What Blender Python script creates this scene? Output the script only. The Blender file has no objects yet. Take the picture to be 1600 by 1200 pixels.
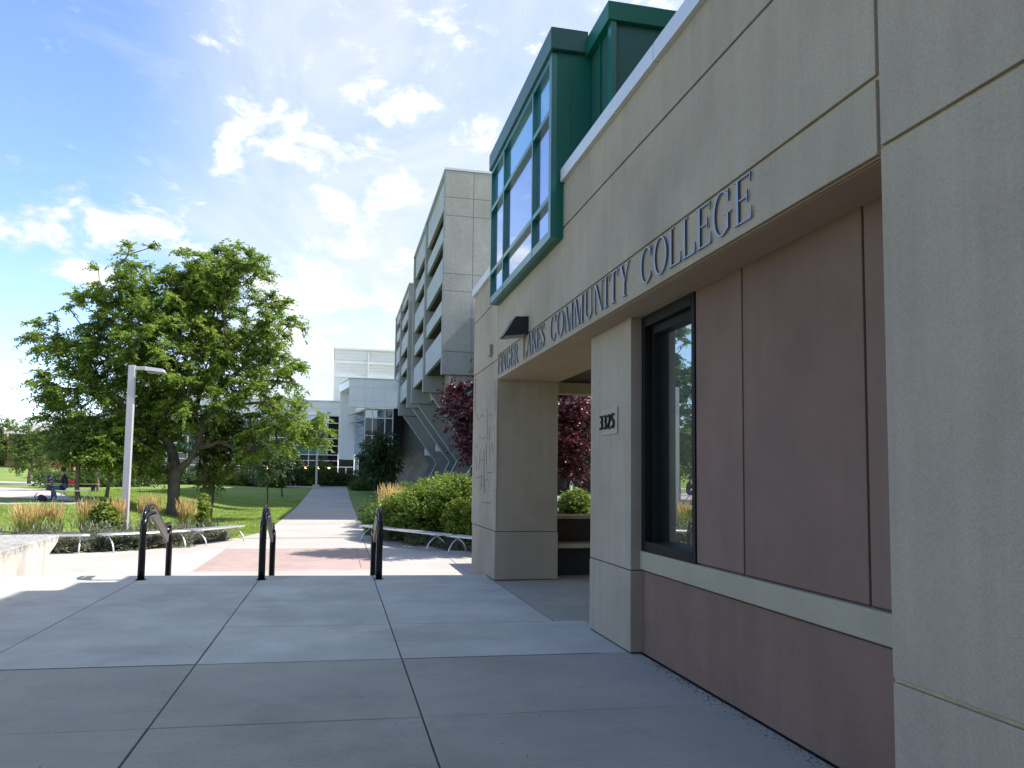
import bpy, bmesh, math, random
import numpy as np
from mathutils import Vector, Matrix

S = bpy.context.scene
COL = S.collection
random.seed(7)
rng = np.random.default_rng(11)
R = math.radians

# ------------------------------------------------------------------ camera
F_PX, PX, PY, EYE = 1200.0, 800.0, 655.0, 1.63
_Y = np.array([-273, -86, F_PX]); _Y /= np.linalg.norm(_Y)
_Z = np.array([200, 16000 - 87.0, F_PX]); _Z -= _Z @ _Y * _Y; _Z /= np.linalg.norm(_Z)
_X = np.cross(_Z, _Y)
if _X[0] < 0: _X = -_X
W2C = np.stack([_X, _Y, _Z], 1)
cam_d = bpy.data.cameras.new('camera')
cam = bpy.data.objects.new('camera', cam_d); COL.objects.link(cam)
m = Matrix.Identity(4)
for i in range(3):
    m[i][0], m[i][1], m[i][2] = W2C[0][i], W2C[1][i], -W2C[2][i]
m[2][3] = EYE
cam.matrix_world = m
cam_d.sensor_width = 36; cam_d.lens = F_PX / 1600 * 36
cam_d.shift_y = (PY - 600) / 1600
cam_d.clip_start = 0.05; cam_d.clip_end = 3000
S.camera = cam

# ------------------------------------------------------------------ light
SUN_EL, SUN_DIR = R(49), Vector((1.0, -0.09, 0)).normalized()
sun_vec = Vector((SUN_DIR.x * math.cos(SUN_EL), SUN_DIR.y * math.cos(SUN_EL), math.sin(SUN_EL)))
sd = bpy.data.lights.new('sun', 'SUN'); sd.energy = 3.6; sd.angle = R(0.53); sd.color = (1.0, 0.955, 0.89)
so = bpy.data.objects.new('sun', sd); COL.objects.link(so)
so.rotation_euler = (-sun_vec).to_track_quat('-Z', 'Y').to_euler()
so.location = (30, 0, 40)
S.view_settings.view_transform = 'Standard'; S.view_settings.look = 'None'
S.view_settings.gamma = 1.0; S.view_settings.exposure = 1.2
S.view_settings.use_curve_mapping = False
try:
    S.cycles.max_bounces = 8; S.cycles.diffuse_bounces = 4; S.cycles.glossy_bounces = 4
    S.cycles.transparent_max_bounces = 6
    S.cycles.use_denoising = True
except Exception: pass

def pix_dir(px, py):
    d = W2C.T @ np.array([(px - PX) / F_PX, -(py - PY) / F_PX, 1.0])
    return d / np.linalg.norm(d)

def build_world():
    w = bpy.data.worlds.new('World'); S.world = w; w.use_nodes = True
    nt = w.node_tree; N = nt.nodes; L = nt.links
    for n in list(N): N.remove(n)
    def node(t, **k):
        n = N.new(t)
        for a, b in k.items(): setattr(n, a, b)
        return n
    def mth(op, a, b=None, c=None, clamp=False):
        n = node('ShaderNodeMath', operation=op, use_clamp=clamp)
        for i, v in enumerate((a, b, c)):
            if v is None: continue
            if isinstance(v, (int, float)): n.inputs[i].default_value = v
            else: L.new(v, n.inputs[i])
        return n.outputs[0]
    def ramp(v, a, b):
        n = node('ShaderNodeMapRange', interpolation_type='SMOOTHSTEP')
        L.new(v, n.inputs[0]); n.inputs[1].default_value = a; n.inputs[2].default_value = b
        return n.outputs[0]
    out = node('ShaderNodeOutputWorld'); bg = node('ShaderNodeBackground')
    sky = node('ShaderNodeTexSky', sky_type='NISHITA')
    sky.sun_disc = False; sky.sun_elevation = SUN_EL
    sky.sun_rotation = math.atan2(SUN_DIR.x, SUN_DIR.y)
    sky.air_density = 1.0; sky.dust_density = 0.15; sky.ozone_density = 2.2; sky.altitude = 150
    tc = node('ShaderNodeTexCoord')
    sep = node('ShaderNodeSeparateXYZ'); L.new(tc.outputs['Generated'], sep.inputs[0])
    x, y, z = sep.outputs
    az = mth('ARCTAN2', x, y)                      # azimuth from +Y, radians
    el = mth('ARCSINE', z)
    # flat cloud-deck coordinates
    zc = mth('MAXIMUM', mth('ADD', z, 0.10), 0.03)
    cmb = node('ShaderNodeCombineXYZ'); L.new(mth('DIVIDE', x, zc), cmb.inputs[0]); L.new(mth('DIVIDE', y, zc), cmb.inputs[1])
    deck = cmb.outputs[0]
    def noise(vec, scale, detail, rough, dist=0.0, loc=(0, 0, 0), sc=(1, 1, 1), rot=0.0):
        mp = node('ShaderNodeMapping'); L.new(vec, mp.inputs[0])
        mp.inputs['Location'].default_value = loc; mp.inputs['Scale'].default_value = sc; mp.inputs['Rotation'].default_value = (0, 0, rot)
        n = node('ShaderNodeTexNoise'); L.new(mp.outputs[0], n.inputs['Vector'])
        n.inputs['Scale'].default_value = scale; n.inputs['Detail'].default_value = detail
        n.inputs['Roughness'].default_value = rough; n.inputs['Distortion'].default_value = dist
        return n.outputs[0]
    puff = noise(tc.outputs['Generated'], 13.0, 9, 0.62, 0.35, sc=(1, 1, 1.8))
    puffc = mth('SUBTRACT', puff, 0.5)
    # cumulus heaps, each at its own place in the sky
    heaps = [(440, 215, 130, 66, 1.0), (600, 165, 90, 45, .65), (380, 240, 60, 36, .8), (520, 315, 52, 30, 1.1), (620, 312, 62, 36, 1.0), (115, 352, 78, 46, .95),
             (262, 350, 74, 52, .95), (5, 355, 50, 36, 1.1), (112, 430, 62, 20, 1.2), (515, 392, 80, 40, .85), (585, 455, 130, 50, 1.05),
             (430, 440, 60, 40, .8), (745, 215, 70, 36, 1.0), (690, 330, 40, 30, .9), (25, 318, 26, 9, .8), (240, 322, 32, 16, .8), (180, 250, 60, 10, .35),
             (480, 500, 90, 40, .8), (560, 540, 90, 36, .7), (690, 400, 60, 40, .8), (700, 90, 90, 30, .35), (20, 260, 40, 12, .5), (490, 575, 70, 30, .6),
             (-160, 380, 110, 44, 1.0), (-260, 300, 80, 36, .9), (-420, 400, 130, 50, 1.0), (900, 300, 140, 60, .9), (1150, 350, 170, 70, 1.0)]
    def warp(v, loc, amp):
        return mth('ADD', v, mth('MULTIPLY', mth('SUBTRACT', noise(tc.outputs['Generated'], 9.0, 4, 0.55, 0.0, loc=loc), 0.5), amp))
    azw, elw = warp(az, (1.3, .4, .8), 0.12), warp(el, (.2, 2.1, .5), 0.04)
    heap = None
    for (hx, hy, rx, ry, g) in heaps:
        rx, ry = rx * 1.2, ry * 1.2
        d = pix_dir(hx, hy); a0 = math.atan2(d[0], d[1]); e0 = math.asin(d[2])
        dx = pix_dir(hx + rx, hy); dy = pix_dir(hx, hy - ry)
        ra = abs(math.atan2(dx[0], dx[1]) - a0); re = abs(math.asin(dy[2]) - e0)
        u = mth('DIVIDE', mth('SUBTRACT', azw, a0), ra); v = mth('DIVIDE', mth('SUBTRACT', elw, e0), re)
        r2 = mth('ADD', mth('MULTIPLY', u, u), mth('MULTIPLY', v, v))
        val = mth('MULTIPLY', mth('SUBTRACT', 1.0, mth('SQRT', r2)), 0.55)
        val = mth('MINIMUM', val, 0.28 * g)
        val = mth('ADD', val, -0.10 + 0.10 * g)
        heap = val if heap is None else mth('MAXIMUM', heap, val)
    cirb = noise(deck, 0.45, 3, 0.5, 0.5, loc=(5.3, 2.2, 0))
    edge = mth('ADD', az, mth('MULTIPLY', mth('SUBTRACT', cirb, 0.5), 0.35))
    edge = mth('ADD', edge, mth('MULTIPLY', el, -0.12))
    heap = mth('MAXIMUM', heap, mth('ADD', mth('MULTIPLY', ramp(edge, -0.34, 0.02), 0.33), -0.28))
    cum = ramp(mth('ADD', heap, mth('MULTIPLY', puffc, 2.3)), -0.14, 0.56)
    # scattered cumulus everywhere else along the horizon
    far = noise(deck, 0.55, 7, 0.58, 0.2, loc=(3.1, 1.7, 0))
    side = ramp(mth('ABSOLUTE', mth('SUBTRACT', az, 0.05)), 0.55, 0.9)
    cum2 = mth('MULTIPLY', ramp(far, 0.52, 0.68), side)
    # cirrus veil, combed in one direction
    cir = noise(deck, 1.1, 8, 0.62, 1.2, loc=(0.4, 0.2, 0), sc=(1.5, 0.75, 1), rot=-0.35)
    cover = ramp(edge, -0.30, -0.11)
    veil = mth('MULTIPLY', mth('ADD', mth('MULTIPLY', ramp(cir, 0.28, 0.62), 0.52), 0.47), cover)
    alto = mth('MULTIPLY', mth('MULTIPLY', ramp(noise(deck, 2.6, 8, 0.62, 0.6, loc=(7.1, 3.3, 0)), 0.46, 0.66), 0.75), ramp(edge, -0.42, 0.02))
    veil = mth('MAXIMUM', mth('MULTIPLY', veil, 0.86), alto)
    wisp = mth('MULTIPLY', ramp(cir, 0.56, 0.82), 0.22)
    cirrus = mth('MAXIMUM', veil, wisp)
    low = mth('MULTIPLY', ramp(el, 0.30, 0.0), 0.16)
    thin = mth('MAXIMUM', cirrus, low)
    dens = mth('MAXIMUM', mth('MAXIMUM', cum, cum2), thin, clamp=True)
    dens = mth('MULTIPLY', dens, ramp(el, -0.02, 0.01))
    skc = node('ShaderNodeMix', data_type='RGBA', blend_type='MULTIPLY')
    skc.inputs[0].default_value = 1.0; L.new(sky.outputs[0], skc.inputs[6]); skc.inputs[7].default_value = SKY_TINT
    mix = node('ShaderNodeMix', data_type='RGBA')
    L.new(dens, mix.inputs[0]); L.new(skc.outputs[2], mix.inputs[6])
    shade = node('ShaderNodeMix', data_type='RGBA')
    tone = mth('MULTIPLY', ramp(mth('MAXIMUM', cum, cum2), 0.2, 0.95), ramp(noise(tc.outputs['Generated'], 24.0, 6, 0.6, 0.2, loc=(.6, .2, .35)), 0.30, 0.58))
    L.new(tone, shade.inputs[0])
    shade.inputs[6].default_value = CIRRUS_C; shade.inputs[7].default_value = CUM_C
    L.new(shade.outputs[2], mix.inputs[7])
    L.new(mix.outputs[2], bg.inputs[0]); bg.inputs[1].default_value = SKY_STR
    L.new(bg.outputs[0], out.inputs[0])
SKY_STR = 0.15
SKY_TINT = (.81, .825, .92, 1)
CIRRUS_C = (2.75, 2.9, 3.0, 1); CUM_C = (4.0, 4.0, 3.9, 1)
build_world()

# ------------------------------------------------------------------ helpers
def at(px, py, Y):                     # the point of the place at depth Y seen along a sight line
    d = W2C.T @ np.array([(px - PX) / F_PX, -(py - PY) / F_PX, 1.0]); t = Y / d[1]
    return Vector((d[0] * t, Y, d[2] * t + EYE))
def on_x(px, py, X):
    d = W2C.T @ np.array([(px - PX) / F_PX, -(py - PY) / F_PX, 1.0]); t = X / d[0]
    return Vector((X, d[1] * t, d[2] * t + EYE))
def sstep(a, b, v):
    t = min(1, max(0, (v - a) / (b - a))); return t * t * (3 - 2 * t)
LOW = -0.45
def terrain(x, y):
    z = LOW + 0.85 * sstep(-5, -11, x) * sstep(25, 34, y) + 0.62 * sstep(45, 84, y) * (1 - sstep(-5, -11, x))
    z += 0.45 * sstep(84, 96, y) * (1 - sstep(-5, -11, x)) + 2.6 * sstep(75, 150, y) * sstep(-22, -40, x)
    return z
def on_ground(px, py):
    d = W2C.T @ np.array([(px - PX) / F_PX, -(py - PY) / F_PX, 1.0]); t = 8.0
    while t < 400:
        p = d * t + np.array([0, 0, EYE])
        if p[2] <= terrain(p[0], p[1]): return Vector((p[0], p[1], terrain(p[0], p[1])))
        t *= 1.004
    return Vector(p)

class MB:
    def __init__(s): s.v = []; s.f = []
    def add(s, vs, fs):
        o = len(s.v); s.v += [tuple(p) for p in vs]; s.f += [tuple(i + o for i in f) for f in fs]; return s
    def box(s, x0, x1, y0, y1, z0, z1):
        return s.add([(x, y, z) for z in (z0, z1) for y in (y0, y1) for x in (x0, x1)],
                     [(0, 2, 3, 1), (4, 5, 7, 6), (0, 1, 5, 4), (2, 6, 7, 3), (0, 4, 6, 2), (1, 3, 7, 5)])
    def obox(s, c, ax, ay, az):        # oriented box from centre and three half axes
        c, ax, ay, az = map(Vector, (c, ax, ay, az))
        return s.add([c + ax * i + ay * j + az * k for k in (-1, 1) for j in (-1, 1) for i in (-1, 1)],
                     [(0, 2, 3, 1), (4, 5, 7, 6), (0, 1, 5, 4), (2, 6, 7, 3), (0, 4, 6, 2), (1, 3, 7, 5)])
    def prism(s, a, b):                # two matching outlines
        n = len(a)
        return s.add(list(a) + list(b), [tuple(range(n))[::-1], tuple(range(n, 2 * n))] + [(i, (i + 1) % n, n + (i + 1) % n, n + i) for i in range(n)])
    def tube(s, pts, r, n=8, cap=True):
        pts = [Vector(p) for p in pts]; rs = r if isinstance(r, (list, tuple)) else [r] * len(pts)
        t0 = (pts[1] - pts[0]).normalized()
        up = Vector((0, 0, 1)) if abs(t0.z) < .9 else Vector((1, 0, 0))
        u = t0.cross(up).normalized(); vs = []
        for i, p in enumerate(pts):
            t = (pts[min(i + 1, len(pts) - 1)] - pts[max(i - 1, 0)]).normalized()
            u = (u - t * u.dot(t)).normalized(); w = t.cross(u)
            for k in range(n):
                a = 2 * math.pi * k / n; vs.append(p + (u * math.cos(a) + w * math.sin(a)) * rs[i])
        fs = [(i * n + k, i * n + (k + 1) % n, (i + 1) * n + (k + 1) % n, (i + 1) * n + k) for i in range(len(pts) - 1) for k in range(n)]
        if cap: fs += [tuple(range(n))[::-1], tuple(range((len(pts) - 1) * n, len(pts) * n))]
        return s.add(vs, fs)
    def build(s, name, mt, parent=None, smooth=False, bevel=0.0, loc=None):
        o0 = Vector(loc) if loc is not None else Vector((0, 0, 0))
        if parent is not None: o0 = root_loc(parent)
        me = bpy.data.meshes.new(name)
        me.from_pydata([tuple(Vector(p) - o0) for p in s.v], [], s.f)
        bm = bmesh.new(); bm.from_mesh(me); bmesh.ops.recalc_face_normals(bm, faces=bm.faces); bm.to_mesh(me); bm.free()
        if smooth:
            for p in me.polygons: p.use_smooth = True
        me.materials.append(mt)
        ob = bpy.data.objects.new(name, me); COL.objects.link(ob)
        if parent is not None: ob.parent = parent
        else: ob.location = o0
        if bevel:
            b = ob.modifiers.new('bevel', 'BEVEL'); b.width = bevel; b.segments = 2; b.limit_method = 'ANGLE'
        return ob
def root_loc(o):
    v = Vector((0, 0, 0))
    while o is not None: v += o.location; o = o.parent
    return v
def thing(name, label, cat, loc=(0, 0, 0), group=None):
    o = bpy.data.objects.new(name, None); o.empty_display_size = .2; COL.objects.link(o); o.location = loc
    return tag(o, label, cat, group)
def tag(o, label=None, cat=None, group=None, kind=None):
    if label: o['label'] = label
    if cat: o['category'] = cat
    if group: o['group'] = group
    if kind: o['kind'] = kind
    return o
def np_mesh(name, V, Fq, mt, parent=None, loc=(0, 0, 0), smooth=False):
    V = np.asarray(V, np.float32).copy(); Fq = np.asarray(Fq, np.int32)
    base = root_loc(parent) if parent is not None else Vector(loc)
    V -= np.array(base, np.float32)
    me = bpy.data.meshes.new(name); k = Fq.shape[1]
    me.vertices.add(len(V)); me.vertices.foreach_set('co', V.ravel())
    me.loops.add(Fq.size); me.loops.foreach_set('vertex_index', Fq.ravel())
    me.polygons.add(len(Fq)); me.polygons.foreach_set('loop_start', np.arange(0, Fq.size, k, dtype=np.int32))
    me.update(calc_edges=True); me.validate()
    if smooth: me.polygons.foreach_set('use_smooth', np.ones(len(Fq), bool))
    me.materials.append(mt)
    ob = bpy.data.objects.new(name, me); COL.objects.link(ob)
    if parent is not None: ob.parent = parent
    else: ob.location = base
    return ob

# ------------------------------------------------------------------ materials
def new_mat(name):
    mt = bpy.data.materials.new(name); mt.use_nodes = True
    nt = mt.node_tree; return mt, nt, nt.nodes['Principled BSDF'], nt.nodes['Material Output']
def surf(name, col, rough=.85, var=.12, scale=1.5, fine=.08, fscale=40, bump=.15, bscale=90, metal=0.0, col2=None, streak=0.0, spec=.35, stain=0.0, bdist=.004, each=0.0, speck=0.0, broom=0.0):
    """painted / cast surface: base colour, broad mottling, fine grain, vertical weather streaks, bump"""
    mt, nt, b, out = new_mat(name); N, L = nt.nodes, nt.links
    g = N.new('ShaderNodeNewGeometry').outputs['Position']
    def noise(sc, det=5, rg=.6, vec=g):
        n = N.new('ShaderNodeTexNoise'); L.new(vec, n.inputs['Vector']); n.inputs['Scale'].default_value = sc
        n.inputs['Detail'].default_value = det; n.inputs['Roughness'].default_value = rg; return n.outputs[0]
    def mr(v, a, b_, lo, hi):
        n = N.new('ShaderNodeMapRange'); L.new(v, n.inputs[0])
        for i, q in enumerate((a, b_, lo, hi)): n.inputs[i + 1].default_value = q
        return n.outputs[0]
    def mul(a, b_):
        n = N.new('ShaderNodeMath'); n.operation = 'MULTIPLY'
        L.new(a, n.inputs[0]); L.new(b_, n.inputs[1]); return n.outputs[0]
    f = mul(mr(noise(scale), .3, .7, 1 - var, 1 + var), mr(noise(fscale, 3), .3, .7, 1 - fine, 1 + fine))
    if streak:
        mp = N.new('ShaderNodeMapping'); L.new(g, mp.inputs[0]); mp.inputs['Scale'].default_value = (1, 1, .07)
        f = mul(f, mr(noise(5.5, 5, .65, mp.outputs[0]), .35, .7, 1 + streak * .4, 1 - streak))
    if stain:
        f = mul(f, mr(noise(scale * .6, 6, .7), .5, .72, 1, 1 - stain))
    if broom:
        mpb = N.new('ShaderNodeMapping'); L.new(g, mpb.inputs[0]); mpb.inputs['Scale'].default_value = (2.5, 150, 1); mpb.inputs['Rotation'].default_value = (0, 0, .09)
        f = mul(f, mr(noise(1.0, 2, .5, mpb.outputs[0]), .3, .7, 1 - broom, 1 + broom))
    if each: f = mul(f, mr(N.new('ShaderNodeObjectInfo').outputs['Random'], 0, 1, 1 - each, 1 + each))
    if speck:
        f = mul(f, mr(mul(mr(noise(.55, 3, .5), .50, .62, 0, 1), noise(34, 6, .8)), .50, .62, 1, 1 - speck))
    c = N.new('ShaderNodeMix'); c.data_type = 'RGBA'; c.blend_type = 'MULTIPLY'; c.inputs[0].default_value = 1
    if col2 is not None:
        c2 = N.new('ShaderNodeMix'); c2.data_type = 'RGBA'; L.new(mr(noise(scale * 1.7, 6, .65), .4, .62, 0, 1), c2.inputs[0])
        c2.inputs[6].default_value = (*col, 1); c2.inputs[7].default_value = (*col2, 1); L.new(c2.outputs[2], c.inputs[6])
    else: c.inputs[6].default_value = (*col, 1)
    cb = N.new('ShaderNodeCombineColor')
    for i in range(3): L.new(f, cb.inputs[i])
    L.new(cb.outputs[0], c.inputs[7]); L.new(c.outputs[2], b.inputs['Base Color'])
    b.inputs['Roughness'].default_value = rough; b.inputs['Metallic'].default_value = metal
    b.inputs['Specular IOR Level'].default_value = spec
    if bump:
        bp = N.new('ShaderNodeBump'); L.new(noise(bscale, 4, .65), bp.inputs['Height'])
        bp.inputs['Strength'].default_value = bump; bp.inputs['Distance'].default_value = bdist
        L.new(bp.outputs[0], b.inputs['Normal'])
    return mt
def leaf_mat(name, c1, c2, c3=None, trans=.32, rough=.5, spec=.4):
    mt, nt, b, out = new_mat(name); N, L = nt.nodes, nt.links
    g = N.new('ShaderNodeNewGeometry')
    cr = N.new('ShaderNodeValToRGB'); L.new(g.outputs['Random Per Island'], cr.inputs[0])
    cr.color_ramp.elements[0].color = (*c1, 1); cr.color_ramp.elements[1].color = (*c2, 1)
    if c3: e = cr.color_ramp.elements.new(.93); e.color = (*c2, 1); cr.color_ramp.elements[-1].color = (*c3, 1)
    n = N.new('ShaderNodeTexNoise'); L.new(g.outputs['Position'], n.inputs['Vector']); n.inputs['Scale'].default_value = .9
    mr = N.new('ShaderNodeMapRange'); L.new(n.outputs[0], mr.inputs[0]); mr.inputs[1].default_value = .3; mr.inputs[2].default_value = .7
    mr.inputs[3].default_value = .75; mr.inputs[4].default_value = 1.25
    mx = N.new('ShaderNodeMix'); mx.data_type = 'RGBA'; mx.blend_type = 'MULTIPLY'; mx.inputs[0].default_value = 1
    cb = N.new('ShaderNodeCombineColor')
    for i in range(3): L.new(mr.outputs[0], cb.inputs[i])
    L.new(cr.outputs[0], mx.inputs[6]); L.new(cb.outputs[0], mx.inputs[7])
    L.new(mx.outputs[2], b.inputs['Base Color']); b.inputs['Roughness'].default_value = rough; b.inputs['Specular IOR Level'].default_value = spec
    t = N.new('ShaderNodeBsdfTranslucent'); L.new(mx.outputs[2], t.inputs[0])
    ms = N.new('ShaderNodeMixShader'); ms.inputs[0].default_value = trans
    L.new(b.outputs[0], ms.inputs[1]); L.new(t.outputs[0], ms.inputs[2]); L.new(ms.outputs[0], out.inputs[0])
    return mt
def glass_mat(name, dark, fac, tint=(1, 1, 1), wav=0.0, rough=.01):
    """coated glazing: dark interior behind a partly mirroring skin"""
    mt, nt, b, out = new_mat(name); N, L = nt.nodes, nt.links
    b.inputs['Base Color'].default_value = (*dark, 1); b.inputs['Roughness'].default_value = .25
    gl = N.new('ShaderNodeBsdfGlossy'); gl.inputs[0].default_value = (*tint, 1); gl.inputs['Roughness'].default_value = rough
    if wav:
        n = N.new('ShaderNodeTexNoise'); n.inputs['Scale'].default_value = .8
        L.new(N.new('ShaderNodeNewGeometry').outputs['Position'], n.inputs['Vector'])
        bp = N.new('ShaderNodeBump'); L.new(n.outputs[0], bp.inputs['Height']); bp.inputs['Strength'].default_value = wav; bp.inputs['Distance'].default_value = .02
        L.new(bp.outputs[0], gl.inputs['Normal'])
    fr = N.new('ShaderNodeFresnel'); fr.inputs[0].default_value = 1.42
    mr = N.new('ShaderNodeMapRange'); L.new(fr.outputs[0], mr.inputs[0]); mr.inputs[1].default_value = .04; mr.inputs[2].default_value = 1
    mr.inputs[3].default_value = fac; mr.inputs[4].default_value = 1
    ms = N.new('ShaderNodeMixShader'); L.new(mr.outputs[0], ms.inputs[0])
    L.new(b.outputs[0], ms.inputs[1]); L.new(gl.outputs[0], ms.inputs[2]); L.new(ms.outputs[0], out.inputs[0])
    return mt
def glow_mat(name, col, st):
    mt, nt, b, out = new_mat(name); b.inputs['Base Color'].default_value = (*col, 1)
    b.inputs['Emission Color'].default_value = (*col, 1); b.inputs['Emission Strength'].default_value = st; return mt

M = {}
M['stucco'] = surf('tan_stucco', (.372, .312, .236), .92, .10, .9, .15, 150, .6, 260, streak=.09, stain=.16, bdist=.004, each=.03)
M['stucco_in'] = surf('bounce_warmed_stucco', (.40, .285, .195), .92, .06, 1.2, .08, 170, .35, 260, bdist=.003)  # tan stucco made warmer in colour to stand for bounced light on the soffit
M['joint'] = surf('tan_sealant', (.44, .355, .225), .8, .15, 8, .2, 120, .2, 150)
M['mauve'] = surf('mauve_stucco', (.210, .132, .100), .92, .12, 1.0, .15, 150, .6, 260, streak=.07, stain=.18, bdist=.004, each=.04)
M['mauve_joint'] = surf('dark_mauve_sealant', (.085, .055, .05), .8, .1, 8, .1, 120, .2, 150)
M['sill'] = surf('cast_sill', (.36, .312, .225), .85, .08, 2, .10, 150, .35, 240)
M['coping'] = surf('coping_metal', (.62, .62, .62), .42, .04, 1, .02, 30, .03, 30, metal=.35)
M['green'] = surf('green_metal', (.004, .125, .082), .45, .10, .7, .03, 30, .03, 12, metal=.05, spec=.4)
M['green_dark'] = surf('green_metal_panel', (.022, .10, .085), .42, .08, .7, .03, 30, .03, 12, metal=.1, spec=.5)
M['teal_frame'] = surf('teal_frame_metal', (.016, .145, .125), .26, .06, .8, .02, 30, .02, 12, metal=.2, spec=.7)
M['bay_glass'] = glass_mat('bay_glass', (.02, .03, .06), .52, (.78, .85, 1.0), .10)
M['bay_spandrel'] = glass_mat('bay_spandrel_glass', (.03, .16, .20), .45, (.62, .88, 1.0), .12)
M['window_glass'] = glass_mat('window_glass', (.006, .010, .010), .42, (.92, 1.0, .98), 0)
M['dark_frame'] = surf('dark_bronze_frame', (.010, .009, .009), .6, .1, 2, .05, 60, .05, 60, spec=.2)
M['letter_side_shade'] = surf('painted_letter_shade', (.035, .04, .05), .5, .05)  # near-black colour standing for shade on the letters' side faces
M['letter'] = surf('grey_cast_letter', (.27, .30, .35), .45, .05, 3, .05, 90, .08, 120, metal=.25)
M['black'] = surf('black_paint', (.007, .007, .008), .22, .1, 3, .05, 60, .04, 90, spec=.4)
M['black_matt'] = surf('black_matt_metal', (.02, .02, .024), .5, .1, 3, .05, 60, .04, 90)
M['plaque'] = surf('pale_plaque', (.365, .31, .245), .6, .03, 3, .02, 60, 0)
M['etch'] = surf('etched_line', (.10, .09, .085), .95, .1, 3, .1, 60, .1)
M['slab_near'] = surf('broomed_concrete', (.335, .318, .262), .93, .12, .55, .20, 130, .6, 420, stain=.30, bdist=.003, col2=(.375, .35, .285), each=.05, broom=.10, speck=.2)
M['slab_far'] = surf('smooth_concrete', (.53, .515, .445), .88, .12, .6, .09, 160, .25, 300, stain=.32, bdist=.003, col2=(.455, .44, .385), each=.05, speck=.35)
M['slab_low'] = surf('pale_concrete', (.43, .395, .36), .9, .08, .6, .09, 120, .3, 200, stain=.12, each=.05, speck=.15)
M['pink'] = surf('pink_concrete', (.38, .275, .245), .9, .09, 1.2, .08, 120, .25, 200, col2=(.40, .30, .265), each=.05)
M['cheek'] = surf('weathered_cast_concrete', (.50, .48, .44), .93, .12, 1.5, .12, 90, .5, 160, stain=.30, streak=.2, bdist=.006)
def lichen(mt):
    nt = mt.node_tree; N, L = nt.nodes, nt.links; b = N['Principled BSDF']; src = b.inputs['Base Color'].links[0].from_socket
    g = N.new('ShaderNodeNewGeometry').outputs['Position']; sp = N.new('ShaderNodeSeparateXYZ'); L.new(g, sp.inputs[0])
    m1 = N.new('ShaderNodeMapRange'); m1.interpolation_type = 'SMOOTHSTEP'; L.new(sp.outputs[2], m1.inputs[0]); m1.inputs[1].default_value = .16; m1.inputs[2].default_value = .46
    n = N.new('ShaderNodeTexNoise'); L.new(g, n.inputs['Vector']); n.inputs['Scale'].default_value = 16; n.inputs['Detail'].default_value = 8; n.inputs['Roughness'].default_value = .75
    ad = N.new('ShaderNodeMath'); ad.operation = 'MULTIPLY_ADD'; L.new(m1.outputs[0], ad.inputs[0]); ad.inputs[1].default_value = .24; L.new(n.outputs[0], ad.inputs[2])
    m2 = N.new('ShaderNodeMapRange'); L.new(ad.outputs[0], m2.inputs[0]); m2.inputs[1].default_value = .66; m2.inputs[2].default_value = .78; m2.inputs[4].default_value = .62
    mx = N.new('ShaderNodeMix'); mx.data_type = 'RGBA'; L.new(m2.outputs[0], mx.inputs[0]); L.new(src, mx.inputs[6]); mx.inputs[7].default_value = (.10, .095, .09, 1)
    L.new(mx.outputs[2], b.inputs['Base Color'])
lichen(M['cheek'])
M['sealant'] = surf('pale_sealant', (.50, .49, .48), .8, .15, 6, .1, 60, .1)
M['joint_dark'] = surf('joint_dirt', (.07, .065, .06), .95, .2, 8, .2, 60, .2)
M['rail_cap'] = surf('rail_panel', (.17, .16, .145), .38, .1, 3, .1, 60, .05, 90, metal=.4)
M['bench'] = surf('brushed_aluminium', (.72, .72, .73), .36, .06, 3, .05, 60, .06, 120, metal=.75)
M['lamp'] = surf('lamp_grey_paint', (.50, .49, .52), .42, .05, 2, .03, 60, .03, 90, metal=.15)
M['concrete'] = surf('board_marked_concrete', (.34, .335, .32), .92, .12, .28, .08, 6, .3, 12, stain=.16, streak=.06, bdist=.02)
M['concrete_lit'] = surf('spandrel_and_edge_light', (.46, .47, .48), .85, .08, .3, .06, 6, .2, 12, streak=.10, bdist=.02)  # pale spandrel concrete; its tone also stands for skylight on strut edges
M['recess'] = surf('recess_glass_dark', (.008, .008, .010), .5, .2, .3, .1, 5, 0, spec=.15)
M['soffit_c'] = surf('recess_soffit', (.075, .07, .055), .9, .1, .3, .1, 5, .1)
M['stone'] = surf('ashlar_stone', (.60, .52, .44), .93, .22, 1.6, .15, 7, .5, 9, col2=(.46, .42, .37), bdist=.03)
M['white_panel'] = surf('white_metal_panel', (.88, .88, .89), .40, .04, .25, .02, 6, .02, 3)
M['white_far'] = surf('pale_profiled_cladding', (.76, .75, .74), .5, .03, .2, .02, 6, .02, 3)
M['white_trim'] = surf('white_trim', (.76, .77, .79), .45, .03, .4, .02, 6, 0)
M['pane'] = glass_mat('curtain_wall_glass', (.008, .012, .018), .05, (.85, .95, 1.0), .05)
M['pane_sky'] = glass_mat('pale_curtain_wall_glass', (.05, .07, .11), .30, (.78, .88, 1.0), .05)
M['spandrel'] = surf('teal_spandrel', (.045, .17, .165), .3, .05, .4, .03, 6, 0, spec=.6)
M['lawn'] = surf('lawn_turf', (.17, .245, .052), .95, .14, .35, .22, 9, .9, 30, col2=(.215, .285, .066), bdist=.05)
M['soil'] = surf('bed_mulch', (.060, .043, .030), .97, .25, 3, .3, 25, .9, 35, bdist=.03)
M['patio'] = surf('patio_paving', (.47, .40, .37), .9, .1, .8, .06, 20, .1, 30)
M['bark'] = surf('grey_bark', (.095, .080, .066), .95, .25, 3, .25, 22, .9, 28, streak=.3, bdist=.03)
M['bark_dark'] = surf('dark_bark', (.045, .035, .032), .95, .25, 3, .25, 22, .9, 28, bdist=.03)
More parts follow.
